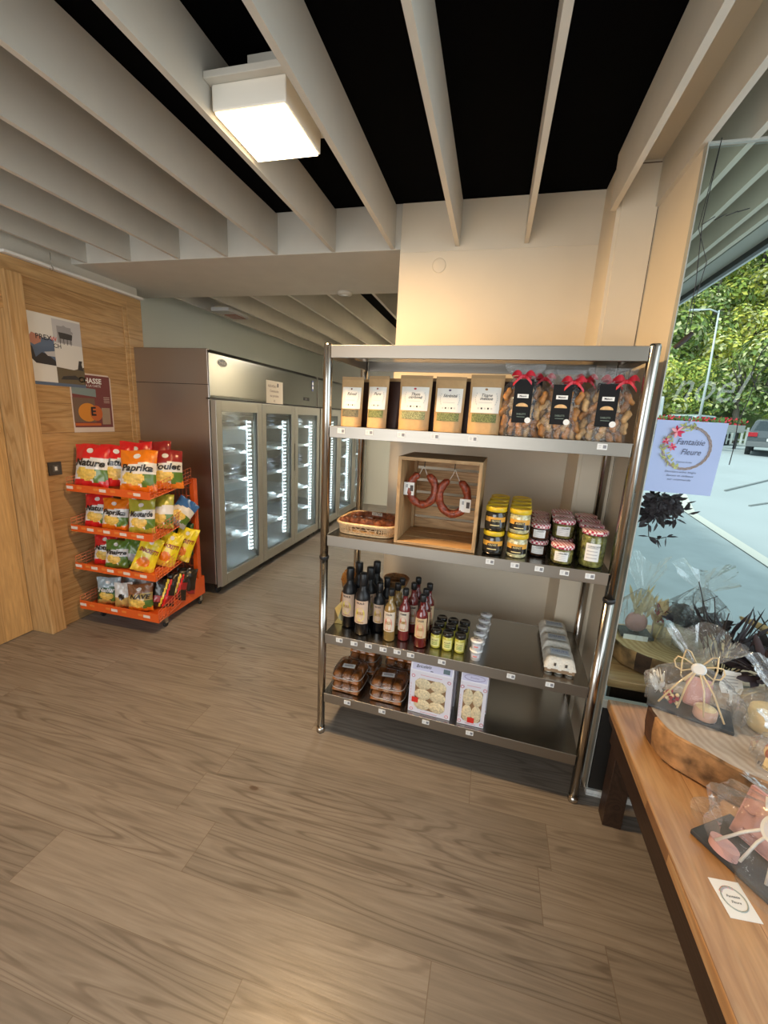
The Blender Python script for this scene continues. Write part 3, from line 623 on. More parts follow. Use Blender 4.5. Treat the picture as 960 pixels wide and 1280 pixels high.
# -- bottles on the third shelf
Z1 = .5575
BG = mat('bottle_black_glass', (.006, .006, .008), .08, coat=1)
BAMB = mat('oil_amber', (.32, .20, .06), .08, coat=1); BRED = mat('vinegar_red', (.16, .012, .012), .08, coat=1); BPINK = mat('vinegar_raspberry', (.22, .03, .03), .08, coat=1)
BLAB = mat('bottle_label', (.70, .50, .36), .55); BLAB2 = mat('bottle_label_pale', (.78, .66, .52), .55); GOLD = mat('label_gold', (.75, .52, .10), .35); CORAL = mat('label_coral', (.75, .25, .20), .5); LYEL = mat('label_yellow', (.80, .68, .12), .5)
def bottle(nm, R0, h, glass, cap, lab, accent, sh=.66, word='HUILE', wide=1.1):
    t = thing(nm, nm, 'bottle', (0, 0, 0), SA)
    nr = R0*.42
    mb = MB(); mb.lathe([(0, .003), (R0*.85, 0), (R0, .006), (R0, h*sh-.02), (R0*.92, h*sh), (R0*.55, h*(sh+.06)), (nr, h*(sh+.10)), (nr, h*.86), (0, h*.86)], seg=22); mb.build('bottle_body', glass, t)
    mb = MB(); mb.lathe([(nr*1.12, h*(.80 if cap == 'long' else .87)), (nr*1.25, h*(.81 if cap == 'long' else .88)), (nr*1.25, h*.99), (nr*1.1, h), (0, h)], seg=20)
    if cap == 'long': mb.lathe([(R0*1.01, h*sh-.035), (R0*1.01, h*sh-.02), (R0*.94, h*sh+.002), (R0*.57, h*(sh+.062)), (nr*1.1, h*(sh+.10)), (nr*1.1, h*.82)], seg=22)
    mb.build('cap', BLK, t)
    mb = MB(); z0, z1 = h*.20, h*.58; patch(mb, R0*1.012, z0, z1, -wide, wide, 0, 14)
    zz = (z0+z1)/2
    mb.add([(R0*1.03*math.sin(.62*math.cos(k*PI/10)), -R0*1.03*math.cos(.62*math.cos(k*PI/10)), zz-.01+.034*math.sin(k*PI/10)) for k in range(20)], [tuple(range(20))], 1)
    curved_text(mb, word, .013, R0*1.04, z1-.012, 2, .02, R0*1.1); curved_text(mb, word, .020, R0*1.05, zz-.005, 3, .02, R0*.95)
    patch(mb, R0*1.03, z0+.006, z0+.010, -.5, .5, 3)
    mb.build('label', [lab, accent, INK, mat('label_ochre', (.45, .25, .05), .5)], t)
    return t
B1 = bottle('tall_oil_bottle', .036, .305, BG, 'long', BLAB, LYEL, word='HUILE')
B2 = bottle('small_oil_bottle', .029, .250, BG, 'long', BLAB, GOLD, word='NOIX')
B3 = bottle('small_oil_bottle', .0285, .256, BAMB, 'short', BLAB2, CORAL, word='COLZA')
B4 = bottle('vinegar_bottle', .0275, .256, BPINK, 'short', BLAB2, CORAL, word='POMME')
B5 = bottle('vinegar_bottle', .0285, .254, BRED, 'short', mat('bottle_label_tan', (.72, .52, .30), .55), CORAL, word='CASSIS')
seen = set()
def put(p, loc, lab, grp, rz=0, rx=0):
    if p.name not in seen: seen.add(p.name); p.location = loc; p['label'] = lab; p['group'] = grp; p.rotation_euler = (rx, 0, SA+rz); return p
    return dup(p, loc, SA+rz, lab, grp, rx=rx)
G = 'bottles on the third shelf'
put(B1, S(.092, .110, Z1), 'tall black bottle at the left front with a brown and gold label', G, -.1)
put(B1, S(.176, .064, Z1), 'tall black bottle with a bright yellow motif, foremost of the tall ones', G)
put(B1, S(.105, .20, Z1), 'tall black bottle behind the two front tall ones, close to the rear post', G, .3)
put(B1, S(.18, .155, Z1), 'tall black bottle directly behind the one with the bright yellow motif', G, .2)
put(B1, S(.185, .245, Z1), 'tall black bottle furthest back on the left of the third shelf', G, -.3)
put(B2, S(.245, .115, Z1), 'smaller black bottle with gold leaf label between tall black and amber bottles', G)
put(B2, S(.258, .19, Z1), 'smaller black bottle hidden behind the one with gold leaf label', G, .3)
put(B3, S(.318, .052, Z1), 'front amber bottle with a coral motif and black screw cap', G)
put(B3, S(.330, .125, Z1), 'amber bottle in the second row of its column', G, .2); put(B3, S(.334, .195, Z1), 'amber bottle at the back of its column', G, -.2)
put(B4, S(.380, .080, Z1), 'front raspberry coloured bottle with pale label, between amber and dark red', G)
put(B4, S(.400, .165, Z1), 'raspberry coloured bottle standing behind the front raspberry one', G, .2)
put(B5, S(.468, .050, Z1), 'front dark red bottle with a tan label, rightmost of the bottles', G)
put(B5, S(.468, .12, Z1), 'dark red bottle in the second row of its column', G, .1); put(B5, S(.472, .19, Z1), 'dark red bottle at the back of its column', G, .3)
put(B4, S(.405, .24, Z1), 'raspberry coloured bottle at the back of its column', G, .2)
# amber jug, gift wrap, basket at the left end
t = thing('amber_jug', 'ribbed amber glass jug at the left end of the third shelf', 'jug', S(.060, .235, Z1), SA)
AMB = film('amber_glass', (.80, .45, .16), .12, .8, .08, bump=.3, body=.35, bodycol=(.55, .28, .07))
mb = MB(); mb.lathe([(.0, .002), (.05, 0), (.06, .01), (.065, .07), (.058, .12), (.048, .135), (.056, .155), (.060, .185), (.054, .22), (.046, .235)]+[(.043, .235)], seg=24); mb.build('jug_body', AMB, t)
mb = MB(); [mb.tube([((.061-.010*abs(k-2)*.3)*math.cos(a*PI/12), (.061-.010*abs(k-2)*.3)*math.sin(a*PI/12), .165+.013*k) for a in range(24)], .0022, 5, 0, closed=True) for k in range(5)]; mb.build('rib', AMB, t)
t = thing('gold_bag', 'creased glossy gold paper bag in front of the amber jug', 'bag', S(.038, .13, Z1), SA)
mb = MB(); v = [(-.02, -.03, 0), (.045, -.028, 0), (.05, .02, 0), (-.02, .025, 0), (-.024, -.02, .075), (.038, -.006, .15), (.044, .004, .15), (-.02, .01, .08), (.005, -.045, .04), (.015, -.012, .10)]
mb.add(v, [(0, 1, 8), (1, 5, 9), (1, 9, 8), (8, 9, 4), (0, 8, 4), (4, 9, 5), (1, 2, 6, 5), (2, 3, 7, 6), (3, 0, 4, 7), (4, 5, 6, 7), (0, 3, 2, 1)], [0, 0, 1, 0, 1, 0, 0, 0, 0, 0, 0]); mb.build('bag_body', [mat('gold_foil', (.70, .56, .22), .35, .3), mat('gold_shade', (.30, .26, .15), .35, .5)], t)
t = thing('woven_bowl', 'small round woven bowl behind the black bottles', 'bowl', S(.262, .36, Z1+.0), SA)
mb = MB(); mb.lathe([(.03, 0), (.035, .05), (.03, .12)], seg=18); mb.build('stand', WICKD, t)
mb = MB()
for k in range(9): mb.tube([((.038+.028*(k/8)**.7)*math.cos(a*PI/10), (.038+.028*(k/8)**.7)*math.sin(a*PI/10), .125+.0075*k+.001*math.sin(a*2.3)) for a in range(20)], .0045, 6, 0, closed=True)
mb.build('woven_side', mat('wicker_brown', (.36, .17, .06), .6, noise=.4, nscale=60), t)
# small mustard jars
t = thing('mustard_jar', 'x', 'jar', (0, 0, 0), SA)
mb = MB(); mb.lathe([(0, .002), (.021, 0), (.0245, .006), (.0245, .060), (.021, .070)], seg=20); mb.build('jar_body', mat('mustard_yellow', (.62, .56, .08), .2, coat=1), t)
mb = MB(); patch(mb, .0249, .012, .056, -.9, .9, 0); curved_text(mb, 'MOUTARDE', .008, .0254, .042, 1, .01, .028)
for q in range(3): patch(mb, .0253, .02+.006*q, .023+.006*q, -.5, .5, 2)
mb.build('label', [mat('label_lemon', (.80, .76, .30), .5), INK, mat('lab_green', (.25, .35, .08), .6)], t)
mb = MB(); mb.lathe([(.0235, .068), (.0255, .071), (.0255, .084), (.023, .088), (.019, .0875), (.017, .0855), (0, .0855)], seg=24); mb.build('lid', mat('lid_black', (.02, .018, .015), .18, .2, coat=.6), t)
G = 'small mustard jars'
for c_, (u, v) in enumerate(((.537, .072), (.592, .066), (.648, .068))):
    for r_ in range(3):
        put(t, S(u+.003*r_, v+.066*r_, Z1), 'small yellow jar with black lid, %s column, %s' % (['left', 'middle', 'right'][c_], ['front row', 'middle row', 'back row'][r_]), G, rnd(-.1, .1))
# little stacked tubs with printed lids
t = thing('yogurt_pot', 'x', 'pot', (0, 0, 0), SA)
mb = MB(); mb.lathe([(0, .0), (.0215, 0), (.026, .040), (.0285, .042), (.0285, .045), (0, .0455)], seg=20); mb.build('pot_body', mat('pot_milky', (.78, .79, .80), .25, coat=.5), t)
mb = MB(); mb.cbox((0, -.004, .0464), (.034, .020, .0006), 1); mb.cbox((-.006, .006, .0466), (.018, .007, .0004), 0); mb.cbox((.006, -.010, .0466), (.016, .003, .0004), 0); patch(mb, .0257, .016, .032, -.7, .7, 1); patch(mb, .0262, .020, .026, -.4, .3, 2)
mb.build('printed_lid', [INK, mat('lid_mauve', (.66, .64, .70), .4), CORAL], t)
G = 'small white pots'
for r_ in range(5):
    for lv in range(2):
        put(t, S(.723+.006*r_, .034+.068*r_, Z1+.0462*lv), 'small milky pot in the row beside the mustard jars, %s from the front, %s' % (['first', 'second', 'third', 'fourth', 'fifth'][r_], 'upper' if lv else 'lower'), G, rnd(-.15, .15))
# egg cartons
t = thing('egg_carton', 'x', 'egg carton', (0, 0, 0), SA)
PULP = mat('egg_pulp', (.74, .73, .67), .85, noise=.12, nscale=120, bump=.3); PULPL = mat('pulp_print', (.55, .60, .66), .7)
cwx, cdy = .126, .134
mb = MB()
def etop(a, b):
    x = (a-.5)*cwx; y = b*cdy; e = min(1, 7*min(a, 1-a))*min(1, 7*min(b, 1-b))
    return (x*(1 if e > .3 else 1), y, .030+.038*e**.4+.003*math.sin(a*2*PI*1.5+.5)*e*0+.0035*math.sin(b*PI*4)*e)
mb.grid(etop, 18, 18, 0); mb.build('lid', PULP, t)
mb = MB()
for i in range(3):
    for j in range(3):
        mb.lathe([(.012, 0), (.016, .004), (.021, .030)], ((i-1)*.042, .022+j*.045, 0), 10, 0)
mb.box(-cwx/2, cwx/2, 0, cdy, .026, .031, 0); mb.build('tray', PULP, t)
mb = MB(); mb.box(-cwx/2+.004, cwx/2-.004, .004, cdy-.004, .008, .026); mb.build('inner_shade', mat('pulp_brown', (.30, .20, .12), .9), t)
mb = MB(); mb.cbox((0, cdy*.5, .0725), (.075, .045, .0012), 0); mb.text('OEUFS', .022, 1, T(0, cdy*.52, .0735) @ R(-PI/2, 'X') , .01)
mb.build('print', [PULPL, mat('print_blue', (.2, .3, .5), .6)], t)
for x in (-.022, .022):
    mb = MB(); mb.cbox((x, -.0005, .047), (.009, .002, .013), 0); mb.build('latch', mat('slot_dark', (.10, .09, .08), .9), t)
for r_ in range(3): put(t, S(1.071, .034+.137*r_, Z1), 'grey pulp egg carton on the right of the third shelf, %s' % ['at the front', 'the middle of the row', 'furthest back'][r_], 'egg cartons')
# -- pastry trays on the bottom shelf
Z0 = .2335
PAS = mat('glazed_pastry', (.36, .12, .025), .28, noise=.5, nscale=35, coat=.5)
CLAM = film('clear_plastic_tray', (.98, .98, .98), .06, .6, .06, bump=.25)
def tray(w_, d_, h_):
    t = thing('pastry_tray', 'x', 'pastry tray', (0, 0, 0), SA)
    mb = MB()
    for i in range(3):
        for j in range(2):
            mb.grid(lambda a, b, i=i, j=j: (-w_/2+.008+(w_-.016)*(i+a)/3, .008+(d_-.016)*(j+b)/2, .006+(h_-.014)*min(1, 5*min(a, 1-a, b, 1-b))**.35), 7, 7, 0)
    mb.box(-w_/2+.01, w_/2-.01, .01, d_-.01, .003, .02); mb.build('pastries', PAS, t)
    mb = MB()
    P = lambda k, z, s_: [(x*s_, d_/2+y*s_, z) for x, y in rr(w_/2, d_/2, 40)]
    for z0, s0, z1, s1 in ((.001, .93, h_*.45, 1), (h_*.45, 1, h_*.5, 1.02), (h_*.5, 1.02, h_*.92, .95), (h_*.92, .95, h_, .88)):
        a, b = P(0, z0, s0), P(0, z1, s1); mb.add(a+b, [(k, (k+1) % 40, 40+(k+1) % 40, 40+k) for k in range(40)], 0, True)
    mb.add(P(0, h_, .88), [tuple(range(40))], 0); mb.build('clear_shell', CLAM, t)
    mb = MB(); mb.tube([(x*1.02, d_/2+y*1.02, h_*.47) for x, y in rr(w_/2, d_/2, 40)], .002, 5, 0, closed=True); mb.build('rim', mat('clear_rim', (.55, .50, .45), .15, coat=1), t)
    mb = MB(); Mx = T(-.005, d_*.42, h_+.001) @ R(.15, 'Z'); mb.cbox((0, 0, 0), (.062, .032, .0008), 0, Mx); mb.cbox((0, 0, .0006), (.045, .012, .0004), 1, Mx); mb.cbox((.0, .011, .0006), (.03, .003, .0004), 1, Mx)
    mb.build('label', [PAPER, GREY], t)
    return t
TA = tray(.155, .165, .056); TB = tray(.172, .165, .056)
for (p, u, v, n_, w1) in ((TA, .118, .012, 2, 'left front'), (TA, .140, .195, 4, 'left rear'), (TB, .325, .012, 2, 'right front'), (TB, .345, .200, 4, 'right rear')):
    for k in range(n_):
        put(p, S(u+rnd(-.003, .003), v, Z0+.0575*k), 'clear tray of glazed brown pastries, %s stack, %s' % (w1, ['bottom one', 'top one' if n_ == 2 else 'second from bottom', 'second from top', 'top one'][k]), 'pastry trays', rnd(-.03, .03))
# -- white biscuit boxes with windows
BOXW = mat('box_white', (.80, .77, .84), .4); BOXL = mat('box_lilac', (.62, .60, .78), .45); BISC = mat('sugared_biscuit', (.74, .62, .40), .75, noise=.25, nscale=120, bump=.4); ROSE = mat('rose_print', (.70, .30, .36), .5)
def bbox(label, u, v, w_, h_, d_, cols, rz):
    t = thing('biscuit_box', label, 'biscuit box', S(u, v, Z0), SA+rz, None)
    hf = h_*.83
    mb = MB()
    mb.prism([(0, 0), (d_, 0), (d_, h_*.9), (d_*.45, h_), (.016, h_*.985), (0, hf)], -w_/2, w_/2, 0, axis='X')
    mb.build('carton', BOXW, t)
    mb = MB(); wx, z0, z1, c = w_*.36, hf*.10, hf*.84, w_*.09
    mb.add([(x, -.0008, z) for x, z in ((-wx+c, z0), (wx-c, z0), (wx, z0+c), (wx, z1-c), (wx-c, z1), (-wx+c, z1), (-wx, z1-c), (-wx, z0+c))], [tuple(range(8))], 0); mb.build('window_cutout', mat('box_inside', (.30, .17, .08), .7), t)
    mb = MB(); rows = 3 if cols == 2 and w_ > .15 else 2
    for i in range(2):
        for j in range(rows):
            cx = (-.5+i)*wx*.98; cz = z0+(z1-z0)*(j+.5)/rows; mb.grid(lambda a, b: (cx+wx*.54*math.cos(2*PI*a)*min(1, b*1.02), -.001-.006*math.sqrt(max(0, 1-b*b))+.0005, cz+(z1-z0)/rows*.54*math.sin(2*PI*a)*b), 16, 5, 0, M=R(.12*(1 if i else -1)*0, 'Y'))
    mb.build('biscuits', BISC, t)
    mb = MB()
    for sx in (-1, 1):
        for z in (z0-.006, z1+.008): mb.lathe([(.0085, 0), (.0085, .001), (.005, .0012), (.0, .0012)], seg=12, m=[0, 0, 1], M=T(sx*(w_*.42), -.001, z) @ R(PI/2, 'X'))
    mb.cbox((-wx*.95 if w_ > .15 else 0, -.0085, z0+.012 if w_ <= .15 else z0+.05), (.030, .001, .026), 2)
    mb.cbox((0, -.001, z1+.018), (w_*.5, .0006, .002), 0); mb.cbox((0, -.001, z0-.013), (w_*.4, .0006, .002), 0)
    for k in range(8): mb.cbox((-w_*.46, -.001, z0+.02+k*.015), (.0016, .0006, .010), 0)
    mb.build('print', [ROSE, BOXW, mat('red_sticker', (.68, .03, .02), .4)], t)
    mb = MB(); Mt = T(0, .008-.001, (hf+h_*.985)/2) @ R(-math.atan2(.016, h_*.985-hf), 'X')
    mb.cbox((0, 0, 0), (w_*.92, .0008, (h_*.985-hf)*.8), 0, Mt)
    if w_ > .15:
        mb.cbox((w_*.34, -.001, 0), (.030, .0008, .020), 2, Mt); mb.text('Bricelets', .020, 1, Mt @ T(-w_*.2, -.001, .002) @ R(-.08, 'Y'), .01, .3)
        mb.cbox((0, -.0012, -.012), (.012, .0006, .003), 1, Mt)
    else:
        mb.tube([(w_*.38*math.cos(k*PI/12), -.001, .012*math.sin(k*PI/12)) for k in range(24)], .0012, 4, 3, M=Mt, closed=True); mb.text('Bricelets', .011, 3, Mt @ T(0, -.001, 0), .01, .3)
    mb.build('top_print', [BOXL, INK, mat('code_slate', (.12, .18, .20), .6), mat('purple_print', (.36, .30, .48), .5)], t)
    return t
bbox('wide white box of sugared biscuits seen through an eight-sided window', .540, .010, .198, .262, .09, 2, -.02)
bbox('narrow white box of biscuits with a red sticker under its window', .732, .010, .118, .262, .085, 2, .02)
bbox('wide white biscuit box hidden behind the front wide one', .548, .115, .198, .262, .09, 2, -.02)
bbox('narrow white biscuit box hidden behind the front narrow one', .738, .110, .118, .262, .085, 2, .02)
# ------------------------------------------------------------------ display fridges
LEDM = mat('led_white', (.85, .95, 1), .5, emit=11)
FRS = steel('fridge_side_steel', (.42, .38, .34), .38, (1, 1, 30), .02)
FRF = steel('fridge_front_steel', (.30, .31, .30), .20, (1, 1, 30), .02)
FRAME = mat('fridge_door_frame', (.36, .36, .33), .35, .55)
INNER = mat('fridge_liner', (.42, .46, .48), .4); SHW = mat('fridge_shelf', (.75, .80, .82), .3)
F0 = -.40   # local y of fridge runs along world Y; local origin at the near front bottom corner
def fridge(name, label, y0, logo=True):
    t = thing(name, label, 'display fridge', (-2.15, y0, 0))
    W, D, H, zb = 2.045, .70, 2.02, .115
    mb = MB()
    mb.box(-D, -.005, 0, .03, zb, H); mb.build('side_panel', FRS, t, .004)
    mb = MB(); mb.box(-D, -.005, W-.03, W, zb, H); mb.build('side_panel', FRS, t, .004)
    mb = MB(); mb.box(-D+.001, -.004, -.0015, 0, 1.755, 1.759); mb.build('panel_seam', BLK, t)
    mb = MB(); mb.box(-D, -D+.03, .03, W-.03, zb, H, 0); mb.box(-D+.03, -.03, .03, W-.03, zb, zb+.04, 0); mb.box(-D+.03, -.02, .03, W-.03, 1.66, 1.70, 0); mb.box(-D+.03, -.04, .03, W-.03, H-.03, H-.002, 0)
    mb.build('cabinet_liner', INNER, t)
    mb = MB(); P = [(-.04, 1.662), (.0, 1.662), (.004, 1.68), (.004, 1.99), (-.004, 2.012), (-.02, H), (-.04, H)]
    mb.prism(P, .002, W-.002, 0, axis='Y'); fa = mb.build('fascia', FRF, t, .002)
    mb = MB(); mb.box(-.03, .003, .0, W, 1.648, 1.661); mb.build('gap_strip', BLK, t)
    if logo:
        mb = MB(); Mx = T(.0055, .17, 1.935) @ R(PI/2, 'Z')
        mb.add([(.062*math.cos(k*PI/14), 0, .030*math.sin(k*PI/14)) for k in range(28)], [tuple(range(28))], 0, M=Mx)
        mb.add([(.055*math.cos(k*PI/14), -.001, .024*math.sin(k*PI/14)) for k in range(28)], [tuple(range(28))], 1, M=Mx); mb.text('frenol', .036, 0, Mx @ T(0, -.002, .0), .02)
        mb.build('oval_badge', [PAPER, mat('badge_black', (.02, .02, .03), .3)], fa)
    mb = MB(); Mx = T(.0055, W-.30, 1.74) @ R(PI/2, 'Z'); mb.cbox((0, 0, 0), (.14, .004, .035), 0, Mx); mb.cbox((-.02, -.003, 0), (.04, .001, .015), 1, Mx); mb.build('control_display', [BLK, mat('display_dim', (.12, .12, .14), .3)], fa)
    mb = MB(); Mx = T(.0055, W-.13, 1.90) @ R(PI/2, 'Z'); mb.cbox((0, 0, 0), (.05, .002, .12), 0, Mx); mb.cbox((0, -.002, .025), (.03, .001, .03), 1, Mx); mb.cbox((0, -.002, -.02), (.03, .001, .03), 1, Mx); mb.build('energy_sticker', [mat('sticker_blue', (.10, .12, .25), .4), PAPER], fa)
    n = 3; dw = (W-.004)/n
    for k in range(n):
        a, b = .002+dw*k+.004, .002+dw*(k+1)-.004; z0, z1 = .10, 1.645; fw = .072
        mb = MB(); mb.box(.0, .05, a, a+fw, z0, z1); mb.box(.0, .05, b-fw, b, z0, z1); mb.box(0, .05, a+fw, b-fw, z0, z0+.095); mb.box(0, .05, a+fw, b-fw, z1-.085, z1)
        d = mb.build('door', FRAME, t, .003)
        mb = MB(); mb.box(.030, .036, a+fw, b-fw, z0+.095, z1-.085); mb.build('door_glass', GLASS, d)
        mb = MB(); mb.box(.036, .040, a+fw, a+fw+.008, z0+.095, z1-.085); mb.box(.036, .040, b-fw-.008, b-fw, z0+.095, z1-.085); mb.build('gasket', mat('gasket_dark', (.06, .06, .06), .6), d)
        if k == 1:
            mb = MB(); mb.box(.05, .054, b-.010, b-.002, .95, 1.25); mb.build('handle', BLK, d)
        # led strip: two columns of small lamps on a dark backing
        mb = MB(); mb.box(-.035, -.02, b-fw-.052, b-fw-.004, z0+.16, z1-.15, 0)
        for q in range(34):
            z = z0+.17+q*.0365
            for c_ in range(2): mb.cbox((-.017, b-fw-.042+c_*.026, z), (.006, .012, .017), 1)
        mb.build('led_strip', [mat('led_backing', (.20, .22, .23), .3), LEDM], t)
        for z in (.42, .68, .95, 1.20, 1.42):
            mb = MB(); mb.box(-D+.06, -.06, a+.03, b-.03, z, z+.006, 0); mb.box(-.062, -.054, a+.03, b-.03, z-.010, z+.016, 1); mb.build('glass_shelf', [mat('shelf_wire', (.45, .5, .52), .3, .2), SHW], t)
        l = bpy.data.lights.new('fridge_led_light', 'AREA'); l.shape = 'RECTANGLE'; l.size = 1.3; l.size_y = .03; l.energy = 26; l.color = (.82, .94, 1)
        o = bpy.data.objects.new('fridge_led_light', l); o.location = (-2.15-.028, y0+b-fw-.055, .87); o.rotation_euler = (0, PI/2, 0); C.objects.link(o)
    for x in (-.06, -D+.08):
        for y in (.08, W*.5, W-.08):
            mb = MB(); mb.lathe([(.03, -.009), (.034, -.006), (.034, .006), (.03, .009)], seg=16, m=0, M=T(x, y+.015, .034) @ R(PI/2, 'Y')); mb.box(x-.016, x+.016, y-.01, y+.03, .05, .10, 1); mb.cbox((x, y, .108), (.06, .06, .012), 1); mb.build('caster', [RUB, CHROME], t)
    return t
fridge('display_fridge', 'long three-door steel display fridge beside the crisp rack', 2.895)
fridge('display_fridge', 'second three-door display fridge at the far end, seen through the steel shelf', 4.965, False)
# goods in the fridges
MEAT = [mat('pack_'+n, c, .3, noise=.6, nscale=40, coat=.6) for n, c in (('grey', (.30, .31, .32)), ('dark', (.05, .06, .08)), ('white', (.62, .66, .68)), ('red', (.30, .12, .11)), ('beige', (.50, .44, .34)))]
packs = []
for i, m_ in enumerate(MEAT):
    mb = MB(); mb.grid(lambda a, b: ((a-.5)*.16, (b-.5)*.12, .006+.034*min(1, 4*min(a, 1-a, b, 1-b))**.6+.006*math.sin(9*a+i)*math.cos(7*b)), 8, 8, 0); mb.box(-.08, .08, -.06, .06, 0, .007, 0)
    mb.grid(lambda a, b: (-.02+a*.05, -.02+b*.04, .0475+.004*math.sin(3*a)), 2, 2, 1)
    o = mb.build('food_pack', [m_, PAPER]); packs.append(o); o.location = (0, 0, -10)
lev = ['lowest shelf', 'second shelf', 'middle shelf', 'fourth shelf', 'top shelf']; dn = ['first', 'second', 'third']
usedp = [False]*5
rg = random.Random(4)
for fi, y0 in enumerate((2.895, 4.965)):
    for k in range(3):
        for li, z in enumerate((.42, .68, .95, 1.20, 1.42)):
            if fi == 1 and li in (1, 4): continue
            if k == 2 and fi == 0 and li in (0, 3): continue
            if k == 1 and fi == 0 and li == 3: continue
            for q in range(3 if fi == 0 else 2):
                mi = rg.choice({0: (2, 0, 2), 1: (0, 2, 3), 2: (1, 1, 0), 3: (3, 2, 0), 4: (0, 1, 2)}[li])
                for st in range(3 if mi == 1 else rg.choice((1, 2))):
                    yy = y0+.13+.682*k+.17*q+rg.uniform(-.01, .01); loc = (-2.33+rg.uniform(-.01, .02), yy, z+.0065+.049*st)
                    if usedp[mi]: o = packs[mi].copy(); C.objects.link(o)
                    else: o = packs[mi]; usedp[mi] = True
                    o.location = loc; o.rotation_euler = (rg.uniform(-.03, .03), 0, PI/2+rg.uniform(-.1, .1))
                    cn = ['grey', 'black', 'whitish', 'reddish', 'beige'][mi]
                    tag(o, '%s wrapped food pack on the %s behind the %s door of the %s fridge' % (cn, lev[li], dn[k], ['near', 'far'][fi]), 'food pack', 'food packs on the %s, %s door, %s fridge' % (lev[li], dn[k], ['near', 'far'][fi]))
for o, u_ in zip(packs, usedp):
    if not u_: bpy.data.objects.remove(o)
# two pasta bags on the fourth shelf behind the second door
for k, (yy, n_) in enumerate(((3.75, 'left'), (3.90, 'right'))):
    t = thing('pasta_bag', '%s one of two upright beige bags on the shelf behind the second fridge door' % n_, 'bag', (-2.31, yy, 1.207), PI/2, 'beige bags in the near fridge')
    mb = MB()
    for sg in (-1, 1): mb.grid(lambda a, b, sg=sg: ((a-.5)*.12*(1-.5*max(0, b-.8)*4*.5), sg*(.03*min(1, 4*min(a, 1-a))**.5*(1-b)**.3), b*.19), 10, 10, lambda a, b: 0 if b < .8 else 1)
    mb.build('bag_body', [mat('pasta_beige', (.62, .50, .32), .5, noise=.3, nscale=60), PAPER], t)
    mb = MB(); mb.cbox((0, -.032, .10), (.05, .001, .05), 0); mb.cbox((0, -.033, .10), (.02, .0008, .02), 1); mb.build('label', [PAPER, INK], t)
t = thing('fridge_notice', 'white printed notice taped to the fascia of the near fridge', 'notice', (-2.1447, 3.90, 1.765), PI/2)
mb = MB(); mb.cbox((0, 0, 0), (.33, .0015, .215), 0); mb.build('sheet', mat('notice_cream', (.78, .70, .60), .6), t)
mb = MB()
for k, s_ in enumerate(('NOUVEAU', 'Commandez', 'vos produits', 'ici')): mb.text(s_, .034, 0, T(-.01 if k else -.05, -.0015, .055-.045*k), .01)
mb.cbox((.06, -.0012, .07), (.022, .0006, .036), 1); mb.build('printing', [mat('print_brown', (.22, .13, .10), .6), INK], t)
t = thing('steel_bracket', 'small metal bracket on the wall just above the near fridge', 'bracket', (-3.06, 4.03, 2.03))
mb = MB(); mb.box(-.01, .02, -.03, .03, 0, .03); mb.cyl((.01, -.02, .03), (.01, -.02, .07), .006); mb.cyl((.01, .02, .03), (.01, .02, .06), .008); mb.build('bracket_body', CHROME, t)
# ------------------------------------------------------------------ orange crisp rack
ORA = mat('rack_orange', (.72, .11, .015), .35, coat=.3); RLAB = mat('rail_print', (.78, .22, .04), .45); RW = mat('rail_white', (.80, .68, .60), .5)
rk = thing('crisp_rack', 'orange wire display rack on casters filled with crisp bags beside the fridge', 'display rack', (-2.45, 2.2, 0))
XL, XR, XBL, XBR, YB = -.335, .345, -.33, .235, .545
for x in (XBL+.005, XBR):
    mb = MB(); mb.box(x-.02, x+.02, YB-.02, YB+.02, .10, 1.045); mb.build('post', ORA, rk, .003)
for sx, x0, x1 in ((-1, XL+.06, XBL+.005), (1, XR-.07, XBR)):
    mb = MB(); mb.add([(x0-.012, .05, .075), (x0+.012, .05, .075), (x0+.012, .05, .095), (x0-.012, .05, .095), (x1-.02, YB+.05, .075), (x1+.02, YB+.05, .075), (x1+.02, YB+.05, .23), (x1-.02, YB+.05, .23), (x1-.02, YB-.06, .23), (x1+.02, YB-.06, .23)],
        [(0, 1, 2, 3), (4, 5, 6, 7), (0, 4, 5, 1), (1, 5, 6, 9, 2), (0, 3, 8, 7, 4), (3, 2, 9, 8), (8, 9, 6, 7)], 0)
    mb.build('base_leg', ORA, rk, .002)
for (x, y) in ((XL+.06, .12), (XR-.08, .14), (XBL+.01, YB), (XBR+.01, YB)):
    mb = MB(); mb.lathe([(.018, -.008), (.022, -.006), (.022, .006), (.018, .008)], seg=14, m=0, M=T(x, y, .022) @ R(PI/2, 'Y')); mb.box(x-.012, x+.012, y-.014, y+.014, .030, .076, 1); mb.build('caster', [RUB, CHROME], rk)
LZ = [(.115, .175), (.42, .465), (.70, .745), (.985, 1.03)]
